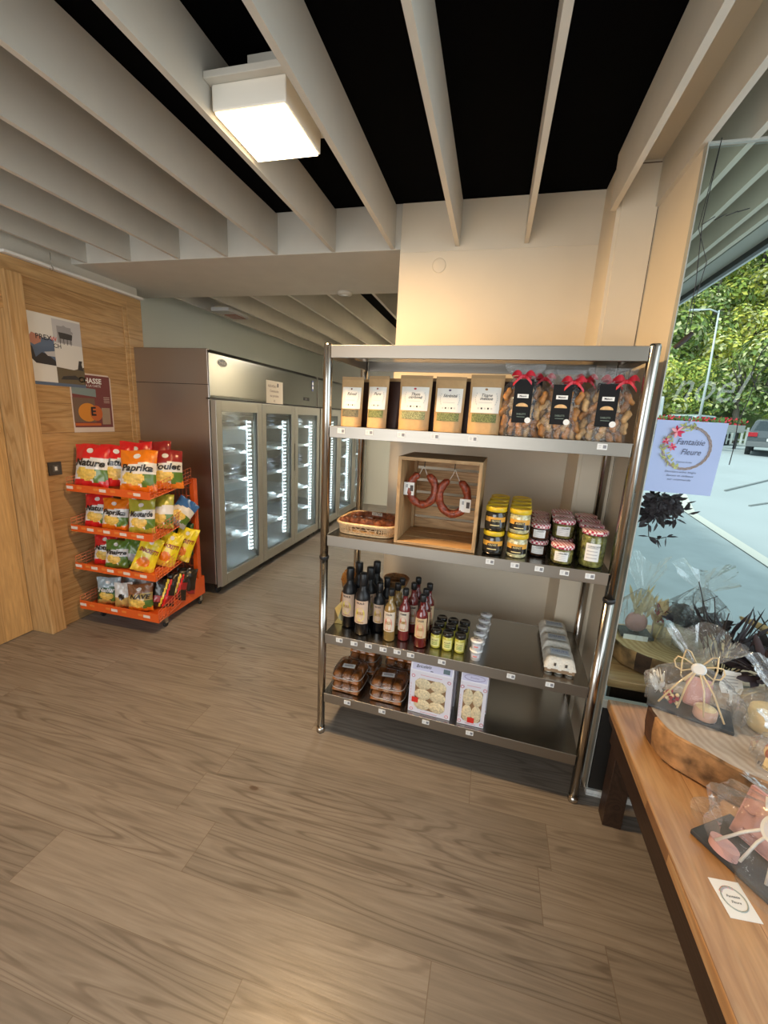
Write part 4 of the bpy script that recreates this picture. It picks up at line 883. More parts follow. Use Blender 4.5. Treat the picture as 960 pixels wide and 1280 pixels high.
for k, (z0, z1) in enumerate(LZ):
    tr = .0
    mb = MB()
    zb = z0+.035
    n = 9
    for q in range(n+1):
        a = q/n; mb.cyl((XL+.01+(XR-XL-.02)*a, .01, z0+.004), (XBL+(XBR-XBL)*a, YB-.015, zb), .0022, 5)
    for q in range(6):
        b = q/5; y = .01+(YB-.03)*b; mb.cyl((XL+(XBL-XL)*b, y, z0+.004+.031*b), (XR+(XBR-XR)*b, y, z0+.004+.031*b), .0022, 5)
    mb.add([(XL+.012, .012, z0+.006), (XR-.012, .012, z0+.006), (XBR-.01, YB-.02, zb+.002), (XBL+.01, YB-.02, zb+.002)], [(0, 1, 2, 3)], 1)
    tray_ = mb.build('tray', [ORA, ORA], rk)
    mb = MB(); mb.box(XL, XR, -.006, -.002, z0-.004, z1, 0)
    nt_ = [3, 5, 5, 3][k]
    for q in range(nt_): mb.cbox((XL+.03+(XR-XL-.08)*q/max(1, nt_-1)*(.92), -.0068, (z0+z1)/2), (.055, .001, .020), 1)
    for q in range(4): mb.cbox((XL+.11+.14*q, -.0066, (z0+z1)/2+.003), (.04, .0008, .016), 2)
    mb.build('price_rail', [ORA, RW, RLAB], rk)
    for sx in (-1, 1):
        x0, x1 = (XL, XBL) if sx < 0 else (XR, XBR)
        mb = MB(); H_ = .085
        for q in range(14):
            b = q/13; x = x0+(x1-x0)*b; y = .0+YB*.96*b; zz = z0+.03*b
            mb.cyl((x, y, zz), (x, y, zz+H_+.03*b), .0015, 5)
        for q in range(5):
            e = q/4; mb.cyl((x0, 0, z0+H_*e), (x1, YB*.96, z0+.03+(H_+.03)*e), .0018 if q else .003, 5)
        mb.build('side_grid', mat('grid_wire', (.62, .16, .07), .35), rk)
mb = MB()
for q in range(18): mb.cyl((XBL+(XBR-XBL)*q/17, YB, .2), (XBL+(XBR-XBL)*q/17, YB, 1.04), .0018, 5)
for q in range(14): mb.cyl((XBL, YB, .2+.064*q), (XBR, YB, .2+.064*q), .0018, 5)
mb.build('back_grid', ORA, rk)
# crisp bags
def cc(n, c): return mat('crisp_'+n, c, .28, coat=.4)
CR_ = dict(red=cc('red', (.62, .02, .02)), dred=cc('dark_red', (.30, .02, .02)), orange=cc('orange', (.75, .20, .01)), white=cc('white', (.72, .70, .66)), yellow=cc('yellow', (.75, .55, .05)), chip=mat('chip_yellow', (.72, .50, .10), .4, noise=.25, nscale=60),
  green=cc('green', (.10, .20, .03)), lgreen=cc('light_green', (.38, .38, .04)), dgreen=cc('dark_green', (.02, .08, .03)), black=cc('black', (.02, .015, .01)), blue=cc('blue', (.03, .13, .38)), brown=cc('brown', (.24, .10, .04)), grey=cc('silver', (.36, .36, .36)), sky=cc('sky', (.35, .45, .50)), bright=cc('bright_yellow', (.80, .66, .02)), gold=cc('gold', (.55, .38, .12)))
def crisp(label, x, y, z, w_, h_, word, pal, txt='black', rz=0, lean=.22, roll_=0, tw=None, tz=.56, wcol='black', tb=.03, grp='crisp bags on the orange rack', nm='crisp_bag', seed=0, over=None):
    rz = rz+.42; t = thing(nm, label, 'crisp bag', (-2.45+x, 2.2+y, z), rz, grp, rx=-lean, ry=roll_)
    th = .075*w_/.22
    def P(a, b, sg):
        ea = min(1, 3.2*min(a, 1-a)); eb = min(1, 3.2*min(b, 1-b))
        tt = th/2*(ea**.6)*(eb**.6)
        wr = .0035*math.sin(23*a+3*math.sin(9*b+seed)+seed)*(1-eb*.8)+.002*math.sin(17*b+11*a+seed)
        return ((a-.5)*w_*(1-.06*math.sin(PI*b)), sg*(tt+.0006)+wr, b*h_*(1-.02*math.cos(6*a+seed)*b))
    keys = list(CR_); ix = {k: i for i, k in enumerate(keys)}
    top, mid, low, bot = pal
    def mf(a, b):
        if over:
            r_ = over(a, b)
            if r_: return ix[r_]
        if b > .62+.10*(a-.5)+.05*math.sin(3*a): return ix[top]
        if b < .16+.03*math.sin(7*a): return ix[bot]
        if low == 'chips':
            for cx, cy, rx, ry in ((.30, .34, .20, .13), (.55, .32, .17, .12), (.42, .24, .22, .09)):
                if ((a-cx)/rx)**2+((b-cy)/ry)**2 < 1: return ix['chip']
            if a > .62 and b < .42: return ix['green']
        elif b < .42: return ix[low]
        return ix[mid]
    mb = MB(); mb.grid(lambda a, b: P(a, b, -1), 22, 26, mf); mb.grid(lambda a, b: P(1-a, b, 1), 12, 14, lambda a, b: ix[top] if b > .6 else ix[mid] if b > .2 else ix[bot])
    mb.build('bag_body', [CR_[k] for k in keys], t)
    if word:
        v, p, wd = text_mesh(word, .035, .25); W_ = (tw or .82)*w_; kx = W_/wd; sz = min(kx*1.7, h_*.22)
        mb = MB(); vv = []
        for q in v:
            a = .5+q[0]*kx/w_; b = tz+q[1]*sz/h_-.02*(a-.5); pp = P(min(.97, max(.03, a)), b, -1); vv.append(((a-.5)*w_, pp[1]-.0045, pp[2]))
        mb.add(vv, p, 0); mb.build('lettering', CR_[wcol], t)
        mb = MB(); pts = []
        for k in range(14):
            a = .5+.10*math.cos(k*PI/7); b = .84+.06*math.sin(k*PI/7); q = P(a, b, -1); pts.append((q[0], q[1]-.003, q[2]))
        mb.add(pts, [tuple(range(14))], 0); mb.build('emblem', CR_['white'], t)
    return t
R1, R2, R3_, R4 = 1.0, .715, .435, .135
NAT = ('red', 'white', 'chips', 'red'); PAP = ('orange', 'white', 'chips', 'orange'); MOU = ('lgreen', 'white', 'chips', 'lgreen')
crisp('red Nature crisp bag at the left of the top rack shelf', -.215, .075, R1, .235, .30, 'Nature', NAT, rz=-.15, seed=1)
crisp('red Nature crisp bag tucked behind the first one on the top rack shelf', -.075, .16, R1+.01, .21, .29, 'Nature', NAT, rz=.1, seed=2)
crisp('red Nature crisp bag, third in the overlapping top row', .0, .245, R1+.015, .21, .31, 'Nature', NAT, rz=.1, seed=3)
crisp('dark red crisp bag at the back of the top rack shelf', .07, .34, R1+.02, .22, .31, '', ('dred', 'dred', 'dred', 'red'), seed=4)
crisp('orange Paprika crisp bag on the top rack shelf', .155, .10, R1, .24, .285, 'Paprika', PAP, rz=-.05, seed=5)
crisp('dark red Poulet crisp bag at the right end of the top shelf', .255, .25, R1+.01, .22, .27, 'Poulet', ('dred', 'white', 'chips', 'orange'), rz=.25, seed=6)
crisp('red Nature bag at the left of the second rack shelf', -.205, .09, R2, .19, .235, 'Nature', NAT, rz=-.1, seed=7)
crisp('orange Paprika bag left of centre on the second rack shelf', -.045, .075, R2, .19, .22, 'Paprika', PAP, rz=-.2, seed=8)
crisp('orange Paprika bag behind the other one on the second rack shelf', .055, .15, R2+.01, .18, .24, 'Paprika', PAP, rz=.1, seed=9)
crisp('yellow-green Moutarde bag on the second rack shelf', .175, .085, R2, .17, .235, 'Moutarde', MOU, rz=.05, seed=10)
crisp('yellow-green bag half hidden behind the Moutarde one', .225, .21, R2+.01, .16, .24, '', MOU, seed=11)
crisp('blue and yellow bag leaning over at the right end of the second shelf', .25, .30, R2+.025, .16, .22, '', ('blue', 'white', 'chips', 'grey'), rz=.3, lean=.5, roll_=.7, seed=12)
crisp('small red Nature bag at the left of the third rack shelf', -.185, .10, R3_, .16, .215, 'Nature', NAT, rz=-.05, seed=13)
crisp('small green Vinaigre bag at the front of the third rack shelf', -.055, .07, R3_, .16, .20, 'Vinaigre', ('green', 'white', 'chips', 'green'), rz=-.1, seed=14)
crisp('green bag leaning behind the front green one', .03, .13, R3_+.008, .15, .21, '', ('green', 'green', 'grey', 'green'), rz=.2, roll_=.15, seed=15)
crisp('darker green bag further right in the third row', .09, .20, R3_+.014, .15, .215, '', ('green', 'dgreen', 'grey', 'dgreen'), rz=.2, roll_=.2, seed=16)
for k, (x, y, n_) in enumerate(((.165, .06, 'front'), (.225, .19, 'middle'), (.255, .315, 'rear'))):
    crisp('bright yellow snack bag tilted to the right on the third shelf, %s one' % n_, x, y, R3_+.006+.008*k, .15, .255, 'SNACKETTI', ('bright', 'bright', 'bright', 'yellow'), rz=.1, roll_=.35, wcol='dred', tz=.60, seed=20+k, over=lambda a, b: 'orange' if (a-.45)**2/.09+(b-.28)**2/.02 < 1 else None)
for k, (x, y) in enumerate(((.12, .33), (.20, .42))):
    crisp('dark green bag at the back of the third rack shelf, %s' % ['left one', 'right one'][k], x, y, R3_+.02, .17, .25, '', ('dgreen', 'dgreen', 'dgreen', 'dgreen'), seed=30+k)
crisp('blue and green Natural crisp bag at the left of the lowest shelf', -.165, .085, R4, .165, .20, 'Nature', ('sky', 'dgreen', 'chips', 'gold'), wcol='white', lean=.12, seed=40, tz=.55)
crisp('white and gold bag with a black disc on the lowest shelf', -.025, .075, R4, .125, .185, '', ('white', 'white', 'gold', 'gold'), lean=.1, seed=41, over=lambda a, b: 'black' if (a-.42)**2+((b-.45)*1.4)**2 < .032 else None)
crisp('brown crisp bag lettered in black at the centre of the lowest shelf', .13, .065, R4, .17, .20, 'NAVE', ('brown', 'gold', 'chips', 'orange'), lean=.12, seed=42, tw=.8)
for k, (x, y) in enumerate(((.235, .15), (.25, .26), (.245, .37), (.05, .2), (-.1, .22))):
    crisp('%s on the lowest shelf of the orange rack' % ['dark striped bag right of the brown one', 'dark red striped bag along the side grid', 'dark bag furthest back', 'silver bag behind the white and gold one', 'grey bag behind the blue and green one'][k], x, y, R4+.012+.006*k, .15, .20, '', (('black', 'black', 'dred', 'black'), ('black', 'dred', 'black', 'black'), ('black', 'black', 'black', 'dred'), ('grey', 'grey', 'brown', 'brown'), ('grey', 'sky', 'grey', 'grey'))[k], rz=.35 if k < 3 else 0, roll_=.2 if k < 3 else 0, seed=50+k,
          over=(lambda a, b: 'yellow' if abs(a-.35-.25*b) < .05 else ('red' if abs(a-.5-.25*b) < .05 else None)) if k < 2 else None)
# ------------------------------------------------------------------ things on the pine wall
def wall_M(y, z, x=WX): return (x+.001, y, z)
t = thing('event_poster', 'white and photo collage poster on the pine wall, its lower edge blue', 'poster', (WX+.003, 2.286, 1.892), PI/2)
pw, ph = .352, .435
col_ = dict(w=(.70, .68, .64), b=(.10, .14, .22), k=(.04, .035, .035), g=(.30, .29, .30), br=(.13, .10, .06), sk=(.45, .20, .14), lg=(.50, .49, .50))
PM = [mat('poster_'+k, c, .5) for k, c in col_.items()]; PK_ = {k: i for i, k in enumerate(col_)}
mb = MB(); mb.cbox((0, 0, 0), (pw, .0012, ph), 0)
def pr_(x0, x1, z0, z1, m_, d=.0010): mb.add([((x0-.5)*pw, -d, (z0-.5)*ph), ((x1-.5)*pw, -d, (z0-.5)*ph), ((x1-.5)*pw, -d, (z1-.5)*ph), ((x0-.5)*pw, -d, (z1-.5)*ph)], [(0, 1, 2, 3)], PK_[m_])
def pp_(pts, m_, d=.0012): mb.add([((x-.5)*pw, -d, (z-.5)*ph) for x, z in pts], [tuple(range(len(pts)))], PK_[m_])
pr_(.44, 1, .63, .97, 'lg'); pr_(.52, .80, .64, .88, 'g', .0012); pp_([(.54, .80), (.82, .78), (.80, .70), (.56, .70)], 'k', .0014); pp_([(.53, .84), (.66, .90), (.83, .82), (.83, .79), (.53, .79)], 'g', .0016)
for x in (.56, .63, .70, .77): pr_(x, x+.012, .62, .70, 'k', .0016)
pp_([(.0, .36), (.08, .30), (.44, .29), (.44, .66), (.06, .68), (0, .62)], 'b'); pp_([(0, .58), (.08, .55), (.20, .60), (.22, .68), (.05, .72), (0, .66)], 'sk', .0014); pp_([(0, .36), (.08, .30), (.44, .29), (.44, .36), (.3, .44), (.2, .46), (.08, .38), (.04, .52), (0, .55)], 'k', .0014)
pp_([(.24, .47), (.44, .50), (.44, .42), (.3, .42)], 'lg', .0016)
pp_([(.44, .04), (1, .04), (1, .32), (.94, .30), (.78, .26), (.44, .28)], 'br'); pp_([(.5, .1), (.9, .12), (.8, .18), (.55, .15)], 'k', .0014); pp_([(.86, .27), (.98, .26), (.95, .36), (.97, .41), (.90, .41)], 'k', .0014)
pr_(0, 1, 0, .045, 'b', .0014)
mb.build('printed_sheet', PM, t)
mb = MB(); mb.text('PREX', .045, 0, T(-.085, -.002, .075), .01); mb.text('CH', .038, 0, T(-.0, -.002, .035), .01); mb.text('W', .040, 1, T(-.02, -.002, .075)); mb.build('lettering', [INK, mat('poster_red', (.6, .05, .05), .5)], t)
t = thing('hunting_season_poster', 'maroon poster with an orange pumpkin and CHASSE heading beneath the collage poster', 'poster', (WX+.0012, 2.505, 1.572), PI/2)
mb = MB(); w2, h2 = .325, .41
mb.prism([(-w2/2, -h2/2), (w2/2, -h2/2), (w2/2, h2/2-.02), (w2/2-.02, h2/2), (-w2/2, h2/2)], -.0005, .0005, 0)
mb.cbox((.0, -.0008, .012), (w2-.02, .0006, h2-.045), 1)
mb.add([(-w2/2+.01, -.0015, .06), (.03, -.0015, .045), (.03, -.0015, .10), (-w2/2+.01, -.0015, .11)], [(0, 1, 2, 3)], 2)
mb.cbox((-.07, -.0013, -.05), (.17, .0004, .17), 6)
mb.add([(-.045+.075*math.cos(k*PI/12), -.0018, -.065+.065*math.sin(k*PI/12)) for k in range(24)], [tuple(range(24))], 3)
mb.add([(.02+.05*math.cos(k*PI/12), -.0022, -.07+.055*math.sin(k*PI/12)) for k in range(24)], [tuple(range(24))], 4)
mb.cbox((.10, -.0016, -.09), (.07, .0004, .12), 5); mb.cbox((-.05, -.0024, -.15), (.2, .0004, .018), 4)
for k in range(4): mb.cbox((.115, -.002, .045-.012*k), (.05, .0004, .003), 0)
mb.build('printed_sheet', [mat('poster_cream', (.66, .56, .50), .5), mat('poster_maroon', (.17, .045, .045), .5), mat('poster_teal', (.20, .26, .26), .5), mat('pumpkin', (.62, .24, .03), .5), mat('pumpkin_dark', (.50, .12, .03), .5), mat('poster_taupe', (.33, .24, .17), .5), mat('poster_umber', (.16, .10, .07), .5)], t)
mb = MB(); mb.text('CHASSE', .050, 0, T(-.005, -.003, .155), .03); mb.text('À LA CARTE', .022, 0, T(.015, -.003, .122), .0); mb.text('E', .085, 1, T(-.004, -.0035, -.06), .03); mb.build('lettering', [PAPER, INK], t)
t = thing('light_switch', 'dark square light switch plate on the pine wall left of the crisp rack', 'switch', (WX+.001, 2.170, 1.132), PI/2)
mb = MB(); mb.cbox((0, -.005, 0), (.088, .010, .088), 0); mb.build('plate', mat('switch_dark', (.05, .045, .04), .35), t, .002)
mb = MB(); mb.cbox((0, -.0115, 0), (.040, .004, .044), 0); mb.build('rocker', mat('switch_rocker', (.09, .085, .08), .3), t, .001); mb = MB(); mb.cbox((0, -.0145, .0), (.016, .003, .026), 0); mb.build('key', mat('switch_key', (.7, .7, .68), .3), t)
# ------------------------------------------------------------------ tables by the window
TT = .50
K = 1.42      # size of the goods on the tables
def GZ(y): return -.05+.045*(y-1.7)
TOP = wood('table_top_pine', (.36, .17, .06), (.50, .27, .115), (.60, .37, .18), axis='Y', plank=.14, plank_axis='X', rough=.30, world=True, knots=.7, gap=(.25, .12, .05), gapw=.012, stretch=.09, coat=.35, knotcol=(.05, .02, .01))
TOP2 = wood('table_top_rear', (.40, .20, .075), (.54, .31, .14), (.62, .40, .2), axis='X', plank=.11, plank_axis='Y', rough=.32, world=True, knots=.6, gap=(.25, .12, .05), gapw=.012, stretch=.09, coat=.3, knotcol=(.05, .02, .01))
DARK = wood('dark_stained_wood', (.020, .010, .006), (.035, .017, .010), (.05, .026, .015), axis='Y', rough=.4, scale=1.2, knots=0)
t = thing('display_table', 'long low dark-framed display table with a pine top in the right foreground', 'table', (.553, .35, 0), -.010)
mb = MB(); mb.box(0, 1.0, -1.0, 1.352, TT-.040, TT); mb.build('table_top', TOP, t, .004)
mb = MB(); mb.box(.022, .05, -.95, 1.31, TT-.165, TT-.040); mb.box(.05, .97, 1.28, 1.31, TT-.165, TT-.040); mb.build('apron', DARK, t, .002)
mb = MB(); mb.box(.008, .0225, -.97, 1.33, TT-.075, TT-.040); mb.build('edge_moulding', DARK, t, .001)
for (x, y) in ((.028, 1.235), (.90, 1.235), (.028, -.93), (.90, -.93)):
    mb = MB(); mb.box(x, x+.070, y, y+.070, 0, TT-.04); mb.build('leg', DARK, t, .002)
t = thing('outdoor_table', 'pine-topped table standing just outside the window behind the display table', 'table', (.604, 1.855, 0))
mb = MB(); mb.box(0, 1.3, 0, .62, TT-.036, TT); mb.build('table_top', TOP2, t, .004)
mb = MB(); mb.box(.02, 1.28, .015, .04, TT-.14, TT-.036); mb.build('apron', DARK, t, .002)
for (x, y) in ((.03, .52), (1.2, .52), (1.2, .03), (.03, .03)):
    mb = MB(); mb.box(x, x+.06, y, y+.06, GZ(2.2)-.012, TT-.036); mb.build('leg', DARK, t, .002)
# log slices
BARK = mat('log_bark', (.32, .17, .07), .8, noise=.8, nscale=22, bump=1); BARKD = mat('log_bark_dark', (.07, .03, .015), .8, noise=.6, nscale=20, bump=.8)
def rings(name, c0, c1):
    m, t_, b = nt(name); N = t_.nodes; L = t_.links; tc = N.new('ShaderNodeTexCoord'); wv = N.new('ShaderNodeTexWave'); wv.wave_type = 'RINGS'; wv.rings_direction = 'Z'; wv.inputs['Scale'].default_value = 17; wv.inputs['Distortion'].default_value = 7; wv.inputs['Detail'].default_value = 3
    L.new(tc.outputs['Object'], wv.inputs[0]); n = N.new('ShaderNodeTexNoise'); n.inputs['Scale'].default_value = 14; L.new(tc.outputs['Object'], n.inputs[0])
    c = mix(t_, .6, ramp(t_, wv.outputs['Fac'], [(0, c0), (1, c1)]), ramp(t_, n.outputs['Fac'], [(.3, (.7,)*3), (.7, (1.1,)*3)]), 'MULTIPLY'); L.new(c, b.inputs['Base Color']); b.inputs['Roughness'].default_value = .7; return m
def log_slice(name, label, cx, cy, rx, ry, h, topm, seed, rz=0):
    rg = random.Random(seed)
    ph = [rg.uniform(0, 6) for _ in range(6)]
    def rad(a): return 1+.035*math.sin(2*a+ph[0])+.025*math.sin(3*a+ph[1])+.015*math.sin(7*a+ph[2])+.010*math.sin(15*a+ph[3])
    t = thing(name, label, 'log slice', (cx, cy, TT+.0005), rz); t.scale = (K,)*3
    mb = MB(); n = 72; prof = ((.93, 0), (.985, .006), (1.0, h*.5), (1.0, h-.004), (.985, h))
    for i in range(len(prof)-1):
        (s0, z0), (s1, z1) = prof[i], prof[i+1]
        v = [(rx*s0*rad(2*PI*k/n)*math.cos(2*PI*k/n), ry*s0*rad(2*PI*k/n)*math.sin(2*PI*k/n), z0) for k in range(n)]+[(rx*s1*rad(2*PI*k/n)*math.cos(2*PI*k/n), ry*s1*rad(2*PI*k/n)*math.sin(2*PI*k/n), z1) for k in range(n)]
        mb.add(v, [(k, (k+1) % n, n+(k+1) % n, n+k) for k in range(n)], [1 if (k+seed) % 13 in (0, 1, 2) else 0 for k in range(n)], True)
    mb.build('bark', [BARK, BARKD], t)
    mb = MB(); mb.add([(rx*.984*rad(2*PI*k/n)*math.cos(2*PI*k/n), ry*.984*rad(2*PI*k/n)*math.sin(2*PI*k/n), h) for k in range(n)], [tuple(range(n))], 0); mb.build('sawn_face', topm, t)
    return t
log_slice('log_slice', 'large thick log slice with a greyed sawn face on the long display table', 1.101, 1.470, .315, .215, .088, rings('rings_grey', (.38, .31, .25), (.47, .40, .33)), 3, -.15)
log_slice('log_slice', 'smaller log slice with a yellow sawn face on the corner table behind', 0.930, 2.095, .185, .150, .068, rings('rings_yellow', (.52, .33, .14), (.66, .47, .24)), 8)
# helper: crumpled cellophane wrap
def cello(parent, rx, ry, h, neck=.72, seed=0, flare=1.0, mfilm=None, off=(0, 0)):
    rg = random.Random(seed); ph = [rg.uniform(0, 6) for _ in range(8)]
    mb = MB()
    def P(a, b):
        A = 2*PI*a
        k = (1 if b < neck*.6 else 1-(.86)*min(1, (b-neck*.6)/(neck*.4))**1.3) if b < neck else .14+flare*(b-neck)/(1-neck)
        w_ = 1+.10*math.sin(5*A+ph[0]+6*b)+.07*math.sin(9*A+ph[1]-4*b)+.05*math.sin(17*A+ph[2]+9*b)
        return (off[0]+rx*k*w_*math.cos(A), off[1]+ry*k*w_*math.sin(A), b*h*(1+.08*math.sin(3*A+ph[3])*(b > neck)))
    mb.grid(P, 44, 26, 0, smooth=False)
    return mb.build('cellophane', mfilm or CELLO, parent)
PINK = mat('pink_soap', (.55, .30, .28), .45, noise=.12, nscale=30); SLATE = mat('slate_grey', (.05, .055, .06), .6, noise=.3, nscale=30); CREAM = mat('cream_wax', (.78, .62, .34), .5, noise=.12, nscale=40)
RAF = mat('raffia', (.72, .56, .33), .7); RAFW = mat('white_ribbon', (.85, .82, .76), .5); DLEAF = mat('dried_dark_leaf', (.035, .022, .028), .6); DTWIG = mat('dark_twig', (.03, .022, .02), .7); CONC = mat('concrete_pot', (.45, .44, .36), .8, noise=.35, nscale=40, bump=.3)
def leaf(mb, p, d, L_, w_, m=0, rg=random):
    d = Vector(d).normalized(); s_ = d.cross(Vector((rg.uniform(-1, 1), rg.uniform(-1, 1), rg.uniform(-1, 1)))).normalized(); n_ = d.cross(s_); p = Vector(p)
    v = [p, p+d*L_*.35+s_*w_*.5+n_*w_*.15, p+d*L_*.75+s_*w_*.35+n_*w_*.1, p+d*L_, p+d*L_*.75-s_*w_*.35+n_*w_*.1, p+d*L_*.35-s_*w_*.5+n_*w_*.15, p+d*L_*.5-n_*w_*.1]
    mb.add([tuple(q) for q in v], [(0, 1, 6), (1, 2, 6), (2, 3, 6), (3, 4, 6), (4, 5, 6), (5, 0, 6)], m, True)
def bouquet(parent, name, c, n, L0, L1, spread, upv=1.0, lw=.020, mats=None, seed=0, twigs=8, flat=1.0):
    twigs = twigs//2
    rg = random.Random(seed); mb = MB(); mt = MB()
    for k in range(n):
        a = rg.uniform(0, 2*PI); e = rg.uniform(.1, 1)*spread; d = Vector((math.cos(a)*e, math.sin(a)*e*flat, upv*rg.uniform(.3, 1)))
        p0 = Vector(c)+Vector((math.cos(a), math.sin(a), 0))*rg.uniform(0, .02); L_ = rg.uniform(L0, L1); p1 = p0+d.normalized()*L_*.6
        leaf(mb, p1, d+Vector((rg.uniform(-.6, .6), rg.uniform(-.6, .6), rg.uniform(-.5, .4))), L_*.6, lw*rg.uniform(.7, 1.3), 0, rg)
        if k % 2 == 0: mt.tube([tuple(p0), tuple(p0+(p1-p0)*.5+Vector((rg.uniform(-.01, .01), rg.uniform(-.01, .01), 0))), tuple(p1)], .0012, 4)
    for k in range(twigs):
        a = rg.uniform(0, 2*PI); d = Vector((math.cos(a)*spread, math.sin(a)*spread*flat, upv)).normalized(); L_ = L1*rg.uniform(1, 1.5); P = [Vector(c)]
        for q in range(5): P.append(P[-1]+d*L_/5+Vector((rg.uniform(-.012, .012), rg.uniform(-.012, .012), rg.uniform(-.008, .012))))
        mt.tube([tuple(x) for x in P], .0014, 4)
        for q in range(3): e_ = P[2+q]; mt.tube([tuple(e_), tuple(e_+Vector((rg.uniform(-.03, .03), rg.uniform(-.03, .03), rg.uniform(.0, .03))))], .0009, 4)
    mb.build(name, mats or DLEAF, parent); mt.build('twigs', DTWIG, parent)
RZ_, FZ = TT+.069*K, TT+.089*K
def item(name, label, cat, loc, rz=0, group=None, rx=0):
    t = thing(name, label, cat, loc, rz, group, rx); t.scale = (K,)*3; return t
# wrapped pinkish heart at the far left
t = item('wrapped_gift', 'cellophane-wrapped pink soap on a slate, at the left end of the corner table', 'wrapped gift', (0.774, 2.151, RZ_))
mb = MB(); mb.cbox((0, 0, .005), (.10, .075, .009), 0); mb.build('slate_base', SLATE, t, .001)
mb = MB(); mb.grid(lambda a, b: (.034*math.cos(2*PI*a)*math.sin(PI*b)*(1.1-.1*b), .02*math.sin(2*PI*a)*math.sin(PI*b), .046-.036*math.cos(PI*b)), 14, 10, 0); mb.build('soap', PINK, t)
mb = MB(); mb.cbox((-.01, -.048, .008), (.075, .001, .018), 0); mb.build('label', PAPER, t)
mb = MB()
for k in range(26): leaf(mb, (rnd(-.02, .03), rnd(-.01, .01), .06+rnd(0, .04)), (rnd(-.5, .5), rnd(-.3, .3), 1), rnd(.05, .12), .012, 0)
mb.build('dried_flowers', mat('dried_cream', (.62, .50, .30), .8), t); cello(t, .062, .050, .27, .62, 1, .8)
# vase with dark leaves
t = item('dried_plant_pot', 'pale stone pot of dark dried leaves in cellophane on the smaller log slice', 'dried arrangement', (0.994, 2.095, RZ_))
mb = MB(); mb.lathe([(.0, .0), (.046, 0), (.050, .006), (.056, .085), (.053, .088), (.048, .082), (0, .075)], seg=24); mb.build('pot', CONC, t)
mb = MB(); mb.lathe([(.0565, .080), (.060, .083), (.060, .089), (.055, .091)], seg=24); mb.build('slate_collar', SLATE, t)
bouquet(t, 'dark_leaves', (0, 0, .08), 95, .03, .085, 1.5, .55, .026, DLEAF, 3, 8); cello(t, .080, .070, .27, .80, 2, .9)
t = item('cream_flower_bunch', 'small bunch of cream and red dried flowers beside the stone pot', 'dried flowers', (0.873, 2.158, RZ_))
mb = MB(); mb.lathe([(0, 0), (.016, 0), (.018, .05)], seg=12); mb.build('holder', CREAM, t)
mb = MB()
for k in range(60): leaf(mb, (rnd(-.02, .02), rnd(-.015, .015), .05+rnd(0, .05)), (rnd(-.8, .8), rnd(-.6, .6), 1), rnd(.02, .05), .012, k % 5 == 0 and 1 or 0)
mb.build('petals', [mat('petal_cream', (.70, .52, .30), .8), mat('petal_red', (.40, .04, .05), .7)], t)
# centre gift on slate
t = item('wrapped_soap_set', 'cellophane parcel with pink soap, round tin and raffia bow at the log slice edge', 'wrapped gift', (0.765, 1.530, FZ), -.35); t.scale = (1.22,)*3
mb = MB(); mb.cbox((0, 0, .005), (.20, .11, .009), 0); mb.build('slate_base', SLATE, t, .001)
mb = MB(); mb.cbox((.015, .01, .055), (.062, .016, .088), 0, R(-.15, 'X')); mb.build('soap', PINK, t, .010)
mb = MB(); mb.lathe([(0, .010), (.026, .010), (.028, .014), (.028, .036), (.024, .040), (0, .040)], (.035, -.028, 0), 22, [0, 0, 0, 0, 1]); mb.build('tin', [mat('blush', (.62, .38, .28), .4), CREAM], t)
mb = MB()
for k in range(30): mb.ball((-.045+rnd(-.016, .016), -.02+rnd(-.012, .012), .018+rnd(0, .03)), .0055, seg=6, rings=5, m=k % 3 == 0)
mb.build('red_berries', [mat('berry_red', (.35, .02, .04), .4), CREAM], t)
mb = MB()
for k in range(22): leaf(mb, (-.08+rnd(-.01, .01), rnd(-.02, .02), .02+rnd(0, .04)), (rnd(-.8, .3), rnd(-.6, .6), .8), rnd(.025, .05), .015, 0)
mb.build('white_feathers', mat('feather_white', (.80, .80, .76), .7), t)
mb = MB(); zt = .145
for sg in (-1, 1):
    for q in range(2): mb.tube([(0, -.02, zt)]+[(sg*(.012+.045*math.sin(PI*a/6))*(1-.3*q), -.022, zt+(.02+.030*q)*math.sin(PI*a/3.2)) for a in range(1, 6)]+[(0, -.02, zt)], .0022, 5)
    for q in range(2): mb.tube([(0, -.02, zt), (sg*(.02+.02*q), -.045, zt-.05), (sg*(.03+.045*q), -.055, zt-.12)], .0026, 5)
mb.build('raffia_bow', RAF, t)
mb = MB(); mb.lathe([(0, 0), (.018, 0), (.018, .002), (0, .002)], seg=20, m=0, M=T(0, -.027, zt) @ R(PI/2, 'X')); mb.lathe([(.013, .0022), (.0145, .0022), (.0145, .003), (.013, .003)], seg=20, m=1, M=T(0, -.027, zt) @ R(PI/2, 'X')); mb.build('round_tag', [PAPER, RAFW], t)
cello(t, .105, .068, .235, .62, 3, .75)
# yellow candle, tag
t = item('wrapped_candle', 'pale yellow round candle wrapped in cellophane at the middle of the log slice', 'wrapped candle', (0.987, 1.498, FZ))
mb = MB(); mb.lathe([(0, .002), (.040, .002), (.043, .010), (.041, .048), (.036, .052), (0, .050)], seg=24); mb.build('candle', CREAM, t, ); cello(t, .066, .058, .16, .66, 4, .8)
t = item('hang_tag', 'white paper tag with rounded corners leaning behind the pink soap', 'tag', (0.930, 1.605, FZ+.0), .1, None, -.3)
mb = MB(); mb.prism([(-.022, .03), (.022, .03), (.028, .045), (.022, .085), (-.018, .088), (-.028, .05)], -.0006, .0006, 0); mb.box(-.004, .004, -.0005, .0005, 0, .03, 0); [mb.cbox((0, -.0012, .05+.008*k), (.03, .0005, .0018), 1) for k in range(4)]; mb.build('tag_card', [PAPER, GREY], t)
